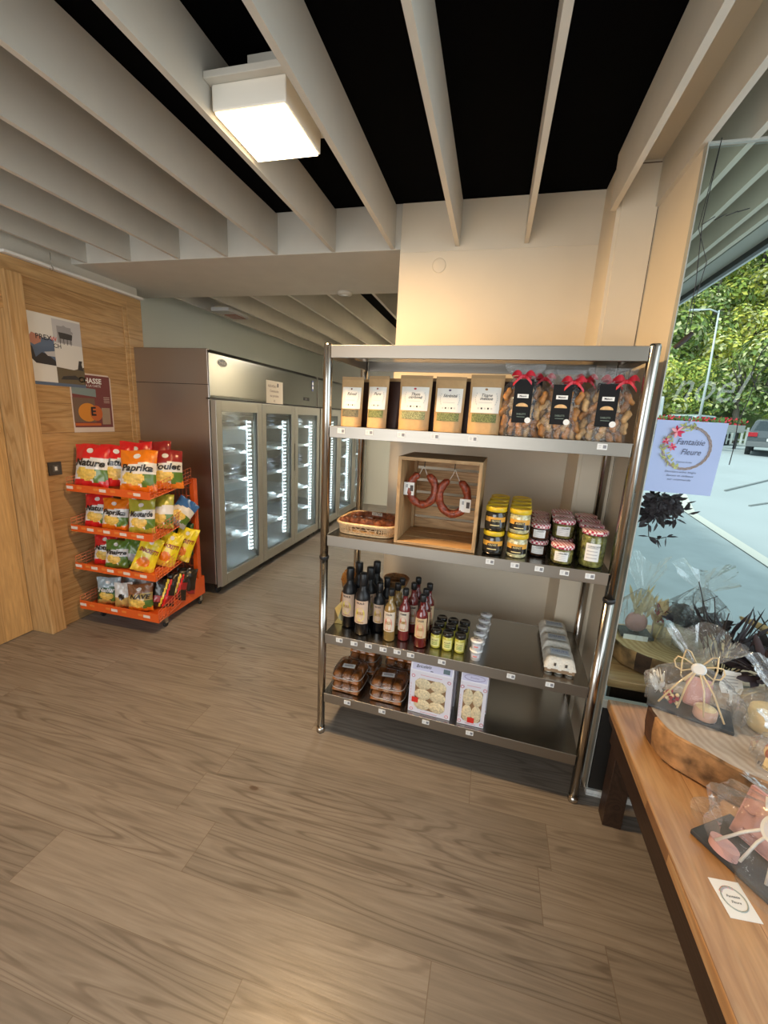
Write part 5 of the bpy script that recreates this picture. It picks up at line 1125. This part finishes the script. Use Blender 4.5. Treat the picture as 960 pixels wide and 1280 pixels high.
# dark twig pots
t = item('dark_leaf_bouquet', 'bushy dark purple dried leaf bouquet in a grey paper cone behind the candle', 'dried arrangement', (1.122, 1.704, FZ-.0))
mb = MB(); mb.lathe([(.0, 0), (.022, 0), (.035, .07), (.033, .07)], seg=18); mb.build('paper_cone', mat('cone_grey', (.22, .22, .23), .7), t)
bouquet(t, 'dark_leaves', (0, 0, .065), 120, .05, .13, 1.5, .5, .024, DLEAF, 11, 12)
mb = MB(); mb.cbox((-.035, -.035, .06), (.04, .002, .03), 0, R(.5, 'Z')); mb.build('paper_label', mat('label_kraft_pale', (.62, .50, .32), .6), t)
t = item('twig_arrangement', 'curly dark twigs with thin leaves rising beside the bouquet', 'dried arrangement', (0.966, 1.775, TT+.0005))
mb = MB(); mb.lathe([(0, 0), (.025, 0), (.028, .06), (.025, .06)], seg=16); mb.build('pot', SLATE, t); bouquet(t, 'thin_leaves', (0, 0, .10), 34, .10, .20, .5, 1.1, .010, DLEAF, 21, 10, .5)
t = item('straw_cone', 'pointed straw bundle with black thorny spikes lying towards the window', 'straw decoration', (1.278, 1.846, TT+.12*K), -.5)
mb = MB()
for k in range(60):
    a = rnd(0, 2*PI); q = rnd(0, 1)**.5; mb.tube([(.10, .03*math.cos(a)*q, .07+.03*math.sin(a)*q-.05), (0, .018*math.cos(a)*q, .075+.018*math.sin(a)*q), (-.13-rnd(0, .03), .006*math.cos(a)*q, .115+.006*math.sin(a)*q)], [.003, .0028, .0008], 4)
mb.build('straw', mat('straw_pale', (.72, .50, .25), .7, noise=.3, nscale=90), t)
mb = MB()
for k in range(9): x = -.12+.026*k; mb.tube([(x, rnd(-.01, .01), .105-.22*(x+.12)*.3), (x-.02+rnd(-.01, .01), rnd(-.04, .02), .15+rnd(0, .02)-.2*(x+.12)*.3)], [.003, .0006], 5)
mb.build('black_spikes', DTWIG, t)
mb = MB(); mb.lathe([(0, -.12), (.035, -.12), (.03, .02), (.012, .06)], (.05, 0, .0), 14); mb.build('stand', mat('straw_stand', (.30, .22, .14), .7), t)
# face soap parcel
t = item('wrapped_face_soap', 'cellophane parcel with a pink sleeping-face soap on slate lettered in white', 'wrapped gift', (0.821, 1.004, TT+.0005), -.98)
mb = MB(); mb.cbox((.02, 0, .006), (.33, .115, .010), 0); mb.build('slate_base', SLATE, t, .002)
mb = MB(); Mf = T(-.085, .03, .062) @ R(-.35, 'X')
mb.grid(lambda a, b: ((a-.5)*.072*(1-.12*b), -.016*min(1, 4*min(a, 1-a))**.6*min(1, 4*min(b, 1-b))**.6-.006*math.exp(-((a-.5)/.07)**2-((b-.5)/.16)**2)-.004*math.exp(-((a-.5)/.12)**2-((b-.28)/.05)**2), (b-.5)*.098), 20, 24, 0, Mf)
mb.cbox((0, .004, 0), (.070, .012, .098), 0, Mf); mb.build('face_soap', PINK, t)
mb = MB()
for sx in (-1, 1): mb.tube([(sx*(.016+.010*math.cos(k*PI/6)), -.0185, .010-.005*math.sin(k*PI/6)) for k in range(7)], .0009, 4, 0, Mf)
mb.tube([(.012*math.cos(k*PI/6), -.021, -.022-.003*math.sin(k*PI/6)) for k in range(7)], .0011, 4, 0, Mf); mb.build('face_lines', mat('face_line', (.30, .14, .14), .5), t)
mb = MB(); Mt = T(.075, -.058, .0125) @ R(-PI/2+.0, 'X'); mb.text("j't'aime", .042, 0, T(.085, -.034, .0118) @ R(-PI/2, 'X'), .0, .35); mb.tube([(.00+.02*k, -.045+.004*math.sin(k*1.5), .0122) for k in range(9)], .0009, 4, 0)
mb.build('white_lettering', RAFW, t)
mb = MB(); mb.add([(-.095+.024*math.cos(k*PI/10), -.045+.014*math.sin(k*PI/10), .030) for k in range(20)]+[(-.095+.024*math.cos(k*PI/10), -.045+.014*math.sin(k*PI/10), .012) for k in range(20)], [tuple(range(20))]+[(k, (k+1) % 20, 20+(k+1) % 20, 20+k) for k in range(20)], 0); mb.build('pink_disc', mat('pink_disc', (.70, .42, .40), .5), t)
mb = MB()
for sg in (-1, 1):
    mb.tube([(-.045, -.01, .115), (-.045+sg*.02, -.02, .135), (-.045+sg*.024, -.018, .150), (-.045+sg*.006, -.012, .155), (-.045, -.01, .118)], .0030, 5)
    for q in range(2): mb.tube([(-.045, -.012, .112), (-.045+sg*(.012+.02*q), -.038, .075), (-.045+sg*(.02+.04*q), -.055, .03)], .0028, 5)
mb.build('ribbon_bow', RAFW, t)
mb = MB(); Mg = T(-.045, -.020, .108) @ R(-.7, 'X')
mb.add([(.021*math.cos(k*PI/12), 0, .025*math.sin(k*PI/12)) for k in range(24)], [tuple(range(24))], 0, M=Mg); mb.add([(.016*math.cos(k*PI/12), -.001, .020*math.sin(k*PI/12)) for k in range(24)], [tuple(range(24))], 1, M=Mg); mb.text('Fleurs', .009, 2, Mg @ T(0, -.002, 0), 0, .3); mb.build('oval_tag', [PAPER, mat('tag_lilac', (.70, .72, .80), .5), INK], t)
mb = MB(); mb.cbox((-.11, .05, .157), (.034, .0012, .022), 0, R(-.2, 'X')); mb.text('Fleure', .010, 1, T(-.11, .048, .157) @ R(-.2, 'X')); mb.build('cream_label', [CREAM, INK], t)
mb = MB(); mb.ball((.035, -.02, .022), .011, seg=10, rings=8); mb.ball((.12, .02, .02), .010, seg=10, rings=8); mb.build('red_rosebud', mat('rose_red', (.55, .02, .03), .5), t)
mb = MB(); mb.grid(lambda a, b: (-.055+.06*(a-.5)+.01*math.sin(9*b), .045+.02*math.sin(8*a), .02+.10*b), 8, 8, 0, smooth=False); mb.build('film_fold', CELLO, t)
cello(t, .175, .070, .165, .92, 6, .6, off=(.02, 0))
# small wrapped item at the right edge
t = item('wrapped_shell', 'small cellophane parcel with a reddish shell at the right edge of the log slice', 'wrapped gift', (0.923, 1.321, FZ))
mb = MB(); mb.grid(lambda a, b: (.030*math.cos(2*PI*a)*math.sin(PI*b), .024*math.sin(2*PI*a)*math.sin(PI*b)*(1+.08*math.cos(16*PI*a)), .026-.024*math.cos(PI*b)), 32, 10, lambda a, b: int(a*16) % 2); mb.build('shell', [mat('shell_red', (.45, .13, .07), .5), CREAM], t); cello(t, .048, .042, .10, .7, 7, .9)
# card on the table
t = item('business_card', 'square white card with a printed wreath lying on the front edge of the table', 'card', (0.670, 0.968, TT+.0008), .10)
mb = MB(); mb.cbox((0, 0, 0), (.048, .062, .0008), 0); mb.build('card_sheet', PAPER, t)
mb = MB(); mb.tube([(.018*math.cos(k*PI/12), .019*math.sin(k*PI/12), .0006) for k in range(24)], .0012, 4, 1, closed=True)
for k in range(9): mb.ball((.018*math.cos(1.2+k*.17), .019*math.sin(1.2+k*.17), .0008), .0026, .0026, .0005, 6, 4, k % 2)
mb.text('Fantaisie', .006, 2, T(0, .004, .0009) @ R(-PI/2, 'X'), 0, .3); mb.text('Fleure', .006, 2, T(0, -.005, .0009) @ R(-PI/2, 'X'), 0, .3); mb.build('wreath_print', [ROSE, mat('wreath_sage', (.35, .40, .38), .6), INK], t)
# poster on the glass: Fantaisie Fleure
t = thing('florist_sign', 'pale blue sign with flower wreath reading Fantaisie Fleure on the window glass', 'sign', (.672, 1.7355, 1.493))
mb = MB(); mb.prism([(-.109, -.129), (.106, -.131), (.113, .127), (-.108, .129)], -.0015, .0, 0); mb.build('sheet', mat('sign_pale_blue', (.38, .47, .72), .5), t)
rg = random.Random(5); mb = MB()
for off in (0, PI*.66, PI*1.33):
    mb.tube([((.074+.0035*math.sin(9*a*PI/36+off))*math.cos(a*PI/36), -.0035, .034+(.074+.0035*math.sin(9*a*PI/36+off))*math.sin(a*PI/36)) for a in range(72)], .0016, 4, 0, closed=True)
for k in range(60):
    a = rg.uniform(PI*.42, PI*1.45); q = .074+rg.uniform(-.012, .012); leaf(mb, (q*math.cos(a), -.005, .034+q*math.sin(a)), (rg.uniform(-1, 1), 0, rg.uniform(-1, 1)), .016, .006, 1, rg)
mb.build('wreath', [mat('wreath_brown', (.38, .30, .26), .6), mat('wreath_green', (.45, .50, .18), .6)], t)
mb = MB()
for (cx, cz, q) in ((-.040, .090, .024), (-.070, .055, .014), (-.048, .036, .016)):
    for k in range(7): a = k*PI*2/7; leaf(mb, (cx, -.006, cz), (math.cos(a), -.15, math.sin(a)), q, q*.5, k % 2, rg)
mb.build('red_flowers', [mat('flower_crimson', (.62, .03, .10), .5), mat('flower_pink', (.75, .35, .40), .5)], t)
mb = MB(); mb.text('Fantaisie', .030, 0, T(.008, -.0045, .055), 0, .3, .088); mb.text('Fleure', .030, 0, T(.015, -.0045, .020), 0, .3, .062); mb.text('Créations florales', .009, 0, T(0, -.0045, -.016), 0, .4, .05)
for k, s_ in enumerate(('Décorations sèches, bougies', 'Savons et cadeaux', 'sur commande')): mb.text(s_, .010, 0, T(-.005, -.0045, -.052-.014*k), 0, .3, .10-.012*k)
mb.build('lettering', mat('sign_ink', (.06, .07, .12), .6), t)
# dark leaf garland under the sign
t = thing('dark_leaf_garland', 'dark purple leafy garland hanging below the Fantaisie Fleure sign', 'garland', (.612, 1.80, 1.335))
mb = MB(); mt = MB(); rg = random.Random(12)
for k in range(260):
    x = abs(rg.gauss(0, .05)); z = -abs(rg.gauss(0, .04)); leaf(mb, (x, rg.uniform(-.02, .03), z), (rg.uniform(-1, 1), rg.uniform(-.4, .4), rg.uniform(-1, .5)), rg.uniform(.025, .045), .022, 0, rg)
for pts in ([(0, 0, -.03), (.03, 0, -.06), (.075, 0, -.05), (.10, 0, -.08)], [(.0, 0, -.05), (.01, 0, -.11), (.02, 0, -.16), (.05, 0, -.165), (.08, 0, -.155)], [(0, 0, 0), (.06, 0, .0), (.10, 0, -.02)]):
    mt.tube(pts, .0018, 5)
    for p in pts[1:]:
        for q in range(3): leaf(mb, p, (rg.uniform(-.5, 1), rg.uniform(-.3, .3), rg.uniform(-1, .3)), .04, .016, 0, rg)
mt.tube([(.01, -.056, .03), (.01, -.03, .02), (0.01, 0, -.03)], .0015, 5)
mb.build('leaves', DLEAF, t); mt.build('stems', DTWIG, t)
# branch hung on two cords
t = thing('hanging_branch', 'short dark branch hanging on cords from the top of the window', 'hanging decoration', (.585, 1.70, 1.90))
mb = MB(); mb.tube([(-.022, 0, -.040), (-.01, 0, -.030), (.008, 0, -.010), (.022, 0, .006)], [.008, .008, .009, .007], 8); mb.build('branch', DTWIG, t)
mb = MB(); mb.tube([(.0, 0, 0), (.004, 0, .15), (-.012, 0, .33), (-.0, .01, .57)], .0013, 5); mb.tube([(.014, 0, .0), (.010, 0, .10), (.022, 0, .22), (-.02, 0, .32), (0, .01, .57)], .0011, 5)
for k in range(4): mb.tube([(-.01+.03*k, 0, .33+.01*k), (.02+.03*k, 0, .35+.006*k)], .0016, 4)
mb.build('cord', INK, t)
t = thing('wire_heart', 'thin black wire loops hanging at the right side of the window', 'hanging decoration', (.83, 1.70, 1.78))
mb = MB(); mb.tube([(.03, 0, .69), (.03, 0, .3), (.02, 0, .13), (-.015, 0, .07), (-.03, 0, .0), (-.005, 0, -.05), (.05, 0, -.06), (.12, 0, -.03), (.15, 0, .05), (.10, 0, .13), (.03, 0, .12)], .0016, 5)
mb.tube([(.09, 0, .13), (.03, 0, .06), (-.01, 0, .0), (-.02, 0, -.08), (-.035, 0, -.16), (-.03, 0, -.24), (-.032, 0, -.30)], .0015, 5)
mb.tube([(.06, 0, -.08), (.02, 0, -.03), (.03, 0, .04), (.08, 0, .08)], .0014, 5); mb.build('wire', INK, t)
mb = MB(); v, p, wd = text_mesh('noël', .0, .4)
mb.add([(a[0]*.12, 0, a[1]*.15) for a in v], p, 0, M=T(.60+.095, 1.7365, 1.735) @ R(0, 'Z')); o = mb.build('window_lettering', film('white_window_paint', (1, 1, 1), .0, .1, .5, body=.30, bodycol=(.7, .8, .78))); tag(o, 'faint translucent script lettering painted on the window above the sign', 'lettering')
# ------------------------------------------------------------------ outside
SLOPE = .045
def GZ(y): return -.05+SLOPE*(y-1.7)
CONCR = mat('pavement_concrete', (.40, .46, .46), .9, noise=.10, nscale=3, bump=.15); ROAD = mat('road_asphalt', (.42, .475, .48), .9, noise=.05, nscale=.8)
def ground(name, pts, m, dz=0, kind=True):
    mb = MB(); mb.add([(x, y, GZ(y)+dz) for x, y in pts], [tuple(range(len(pts)))], 0); o = mb.build(name, m); o['kind'] = 'structure'; return o
mb = MB(); mb.box(.6, 14, 1.765, 1.9, -.3, -.045); struct('trim_9', mb, CONCR)
c1, c2 = Vector((3.34, 8.18)), Vector((3.195, 5.50)); cd_ = Vector((-.054, -1)).normalized()
ground('pavement', [(.6, 1.78), (3.0, 1.78), (3.34, 8.18), (4.45, 11.93), (5.5, 16), (.6, 16)], CONCR)
ground('road', [(3.0, 1.78), (60, 1.78), (60, 30), (.6, 30), (.6, 16), (5.5, 16), (4.45, 11.93), (3.34, 8.18)], ROAD, -.03)
mb = MB()
L_ = [(3.0, 1.78), (3.195, 5.50), (3.34, 8.18), (4.45, 11.93), (5.5, 16)]
for a, b in zip(L_[:-1], L_[1:]):
    d = (Vector(b)-Vector(a)).normalized(); n_ = Vector((d.y, -d.x))*.16
    for (z0, z1, w0) in ((-.04, .012, n_),):
        A = (a[0], a[1]); B = (b[0], b[1]); A2 = (a[0]+n_.x, a[1]+n_.y); B2 = (b[0]+n_.x, b[1]+n_.y)
        mb.add([(A[0], A[1], GZ(A[1])+.012), (B[0], B[1], GZ(B[1])+.012), (B2[0], B2[1], GZ(B2[1])+.012), (A2[0], A2[1], GZ(A2[1])+.012), (A2[0], A2[1], GZ(A2[1])-.10), (B2[0], B2[1], GZ(B2[1])-.10), (A[0], A[1], GZ(A[1])-.1), (B[0], B[1], GZ(B[1])-.1)], [(0, 1, 2, 3), (3, 2, 5, 4), (0, 6, 7, 1)], [0, 0, 1])
struct('kerb', mb, [mat('kerb_pale', (.66, .66, .58), .8), mat('kerb_dark', (.12, .13, .13), .9)])
mb = MB(); mb.tube([(5.2, 11.0, GZ(11)-.022), (7.2, 13.3, GZ(13.3)-.022), (10.5, 17.5, GZ(17.5)-.022)], .03, 4); mb.tube([(4.9, 9.4, GZ(9.4)-.022), (8.5, 12.5, GZ(12.5)-.022)], .025, 4); struct('road_markings', mb, mat('road_seam', (.22, .25, .25), .9))
# eave edge outside
mb = MB(); mb.box(1.055, 1.15, 1.76, 7.5, ZC+.02, ZT+.06, 0); mb.box(1.15, 1.175, 1.76, 7.5, ZC-.01, ZT+.08, 1); mb.box(1.175, 1.19, 1.76, 7.5, ZC-.01, ZT+.09, 2); struct('trim_10', mb, [mat('eave_grey', (.40, .41, .38), .7), BLK, mat('eave_metal', (.6, .64, .64), .4, .4)])
# hillside and trees
HILL = mat('hill_undergrowth', (.12, .17, .05), .95, noise=.6, nscale=.9)
mb = MB(); mb.grid(lambda a, b: (2+75*a, 31+48*b, GZ(31)-.1+.6*b+ (34*b**1.05)+1.5*math.sin(9*a+5*b)*b), 24, 16, 0); struct('hill', mb, HILL)
LG = [mat('foliage_'+n, c, .85, noise=.35, nscale=1.2) for n, c in (('yellow', (.66, .64, .12)), ('mid', (.32, .42, .08)), ('olive', (.16, .24, .07)), ('pale', (.70, .70, .36)))]
BRK = mat('tree_bark', (.14, .12, .09), .9)
def tree(name, seed, mi):
    rg = random.Random(seed); t = thing(name, 'tree', 'tree', (0, 0, 0))
    mb = MB(); mb.tube([(0, 0, -.6), (.1, 0, 1.5), (-.05, .1, 3.0), (.1, 0, 4.4)], [.24, .19, .13, .05], 8)
    for k in range(5):
        a = rg.uniform(0, 6.3); mb.tube([(0, 0, 2+.4*k), (math.cos(a)*.7, math.sin(a)*.7, 2.8+.4*k), (math.cos(a)*1.3, math.sin(a)*1.3, 3.3+.4*k)], [.08, .05, .02], 5)
    mb.build('trunk', BRK, t)
    lumps = [(rg.gauss(0, .8), rg.gauss(0, .8), rg.uniform(2.2, 5.6), rg.uniform(.7, 1.2)) for _ in range(14)]
    mb = MB()
    for k in range(2100):
        cx, cy, cz, rr_ = rg.choice(lumps); u = rg.uniform(-1, 1); a = rg.uniform(0, 2*PI); s_ = math.sqrt(1-u*u); q = rr_*rg.uniform(.75, 1.06)
        p = Vector((cx+q*s_*math.cos(a), cy+q*s_*math.sin(a), cz+q*u*.85)); nrm = Vector((s_*math.cos(a), s_*math.sin(a), u+.35)).normalized()
        e1 = nrm.cross(Vector((rg.uniform(-1, 1), rg.uniform(-1, 1), rg.uniform(-1, 1)))).normalized(); e2 = nrm.cross(e1); w_ = rg.uniform(.10, .20)
        mb.add([tuple(p-e1*w_), tuple(p-e2*w_*.6+nrm*.04), tuple(p+e1*w_), tuple(p+e2*w_*.6+nrm*.04)], [(0, 1, 2), (0, 2, 3)], rg.choice(mi))
    mb.build('foliage', LG, t); return t
TR = [tree('leafy_tree', 1, (0, 0, 1, 3)), tree('leafy_tree', 2, (1, 1, 2, 0)), tree('leafy_tree', 3, (1, 2, 2, 3))]
firstt = [True]*3; rg = random.Random(9)
tn = ['yellow-green', 'mid green', 'dark olive-green']
for row in range(7):
    for k in range(9):
        y = 28.5+row*4.6; x = (6.2+k*2.55+rg.uniform(-.5, .5))*y/28.5*(.95)
        if x/y > .62 or x/y < .25: continue
        b = max(0, (y-31)/48); z = GZ(min(y, 31))-.1+.6*b+34*b**1.05 if y > 31 else GZ(y)
        i = rg.choice((0, 0, 1, 2) if row > 2 else (0, 1, 2)); loc = (x, y+rg.uniform(-.6, .6), z-.2); sc_ = rg.uniform(.85, 1.2)*(.85 if row == 0 else 1.15)
        lab = '%s leafy tree on the hillside across the road, %s' % (tn[i], 'row %s up the slope' % ['one', 'two', 'three', 'four', 'five', 'six', 'seven'][row])
        if firstt[i]: firstt[i] = False; o = TR[i]; o.location = loc; o.scale = (sc_,)*3; tag(o, lab, None, '%s hillside trees, slope row %d' % (tn[i], row+1))
        else: dup(TR[i], loc, rg.uniform(0, 6), lab, '%s hillside trees, slope row %d' % (tn[i], row+1), scale=sc_)
# lamp post
t = thing('street_lamp', 'tall thin pale lamp post at the foot of the hillside', 'lamp post', (9.98, 25, GZ(25)))
mb = MB(); mb.tube([(0, 0, 0), (0, 0, 3.4), (-.12, 0, 6.4)], [.07, .05, .035], 10); mb.build('pole', mat('pole_pale', (.62, .66, .64), .5, .2), t)
mb = MB(); mb.tube([(-.12, 0, 6.3), (-.5, 0, 6.45), (-1.0, 0, 6.42)], .035, 8); mb.cbox((-1.15, 0, 6.42), (.45, .16, .08), 0); mb.build('lamp_arm', mat('pole_pale', (.6, .6, .6)), t)
# railing and flower boxes
t = thing('roadside_fence', 'long low pale picket railing along the foot of the hillside', 'fence', (14, 26.5, GZ(26.5)))
mb = MB()
for k in range(90): mb.cbox((-9+.22*k, 0, .5), (.10, .04, .9), 0)
mb.build('pickets', mat('fence_pale', (.55, .58, .52), .8, noise=.25, nscale=2), t)
mb = MB(); mb.box(-9.1, 10.7, .03, .08, .75, .85); mb.box(-9.1, 10.7, .03, .08, .25, .35); mb.build('rail', mat('fence_rail', (.45, .48, .44), .8), t)
t = thing('flower_box', 'x', 'flower box', (0, 0, 0))
mb = MB(); mb.box(-.6, .6, -.15, .15, 0, .35); mb.build('box', mat('planter_grey', (.35, .38, .35), .8), t, .01)
mb = MB(); rg = random.Random(2)
for k in range(160): leaf(mb, (rg.uniform(-.6, .6), rg.uniform(-.15, .15), .33+rg.uniform(0, .25)), (rg.uniform(-1, 1), rg.uniform(-1, 1), 1), .16, .12, rg.choice((0, 0, 1, 1, 1)), rg)
mb.build('flowers', [mat('geranium_leaf', (.14, .24, .06), .8), mat('geranium_red', (.65, .03, .05), .6)], t)
for k, (x, y, n_) in enumerate(((8.35, 23.6, 'far left beside the white van'), (9.4, 22.6, 'left of the lamp post'), (11.0, 24.2, 'right of the lamp post'))):
    lab = 'flower box of red geraniums across the road, ' + n_
    if k == 0: t.location = (x, y, GZ(y)+.75); t['label'] = lab; t['group'] = 'flower boxes'; o = t
    else: o = dup(t, (x, y, GZ(y)+.75), 0, lab, 'flower boxes')
    mb = MB(); mb.box(-.45, -.35, -.05, .05, -.78, 0); mb.box(.35, .45, -.05, .05, -.78, 0); mb.build('support', mat('planter_grey', (.35, .38, .35), .8), o)
# cars
def car(name, label, loc, rz, paint, van=False):
    t = thing(name, label, 'van' if van else 'car', loc, rz)
    W = .88; H = 2.1 if van else 1.52; Ln = 4.4
    if van: side = [(0, .35), (0, 1.1), (.05, 2.05), (.2, 2.1), (3.3, 2.1), (4.0, 1.2), (4.7, 1.0), (4.8, .35)]
    else: side = [(0, .38), (-.02, .75), (.06, .98), (.38, 1.44), (.75, 1.52), (2.1, 1.50), (2.75, 1.05), (3.9, .92), (4.2, .6), (4.2, .32)]
    mb = MB(); n = len(side)
    sec = [(-1, .0), (-.96, 1)]
    def wdt(z): return W*(1 if z < 1 else 1-.20*(z-1)/.55) if not van else W*(1 if z < 1.2 else 1-.06*(z-1.2))
    v = [(-wdt(z), y, z) for y, z in side]+[(wdt(z), y, z) for y, z in side]
    mb.add(v, [tuple(range(n))[::-1], tuple(range(n, 2*n))]+[(k, (k+1) % n, (k+1) % n+n, k+n) for k in range(n)], 0); b_ = mb.build('car_body', paint, t, .05, 3)
    mb = MB(); gl = mat('car_glass', (.04, .055, .06), .08)
    if van: mb.add([(-.7, -.02+.035, 1.35), (.7, -.02+.035, 1.35), (.68, .02, 1.9), (-.68, .02, 1.9)], [(0, 1, 2, 3)])
    else: mb.add([(-.72, .085, 1.02), (.72, .085, 1.02), (.60, .355, 1.42), (-.60, .355, 1.42)], [(0, 1, 2, 3)])
    mb.build('rear_window', gl, t)
    for sx in (-1, 1):
        mb = MB(); x = sx*(W-.02); x2 = sx*(W*.86)
        mb.add([(x+sx*.03, .5, 1.02), (x+sx*.03, 2.5, 1.02), (x2+sx*.03, 2.05, 1.42), (x2+sx*.03, .75, 1.42)], [(0, 1, 2, 3)]); mb.build('side_window', gl, t)
        mb = MB(); mb.cbox((sx*(W-.16), -.03, .86), (.30, .06, .17), 0); mb.build('tail_light', mat('tail_red', (.45, .02, .03), .2), t, .01)
        for y in (.75, 3.3):
            mb = MB(); Mw = T(sx*(W-.09), y, .33) @ R(PI/2, 'Y'); mb.lathe([(.24, -.09), (.33, -.09), (.33, .09), (.24, .09)], seg=20, m=0, M=Mw); mb.lathe([(0, -.06), (.22, -.07), (.22, .07), (0, .06)], seg=12, m=1, M=Mw); mb.build('wheel', [RUB, CHROME], t)
    mb = MB(); mb.box(-.86, .86, -.07, .02, .36, .58, 0); mb.build('bumper', mat('bumper_grey', (.16, .17, .17), .5), t, .02)
    mb = MB(); mb.cbox((0, -.075, .66), (.50, .02, .11), 0); mb.text('VS 4827', .09, 1, T(0, -.09, .66), .01); mb.build('licence_plate', [PAPER, INK], t)
    return t
car('parked_car', 'dark grey parked car seen from behind at the right edge of the window', (11.05, 20.6, GZ(20.6)), -.50, mat('car_paint_grey', (.09, .105, .11), .25, .3, coat=.8))
car('parked_car', 'pale parked car half hidden behind the florist sign', (9.0, 25.2, GZ(25.2)), -.9, mat('car_paint_pale', (.50, .60, .62), .3, coat=.8))
car('parked_van', 'white van at the left edge of the view through the window', (8.0, 26.9, GZ(26.9)+.3), -.3, mat('van_white', (.7, .72, .72), .35, coat=.5), True)
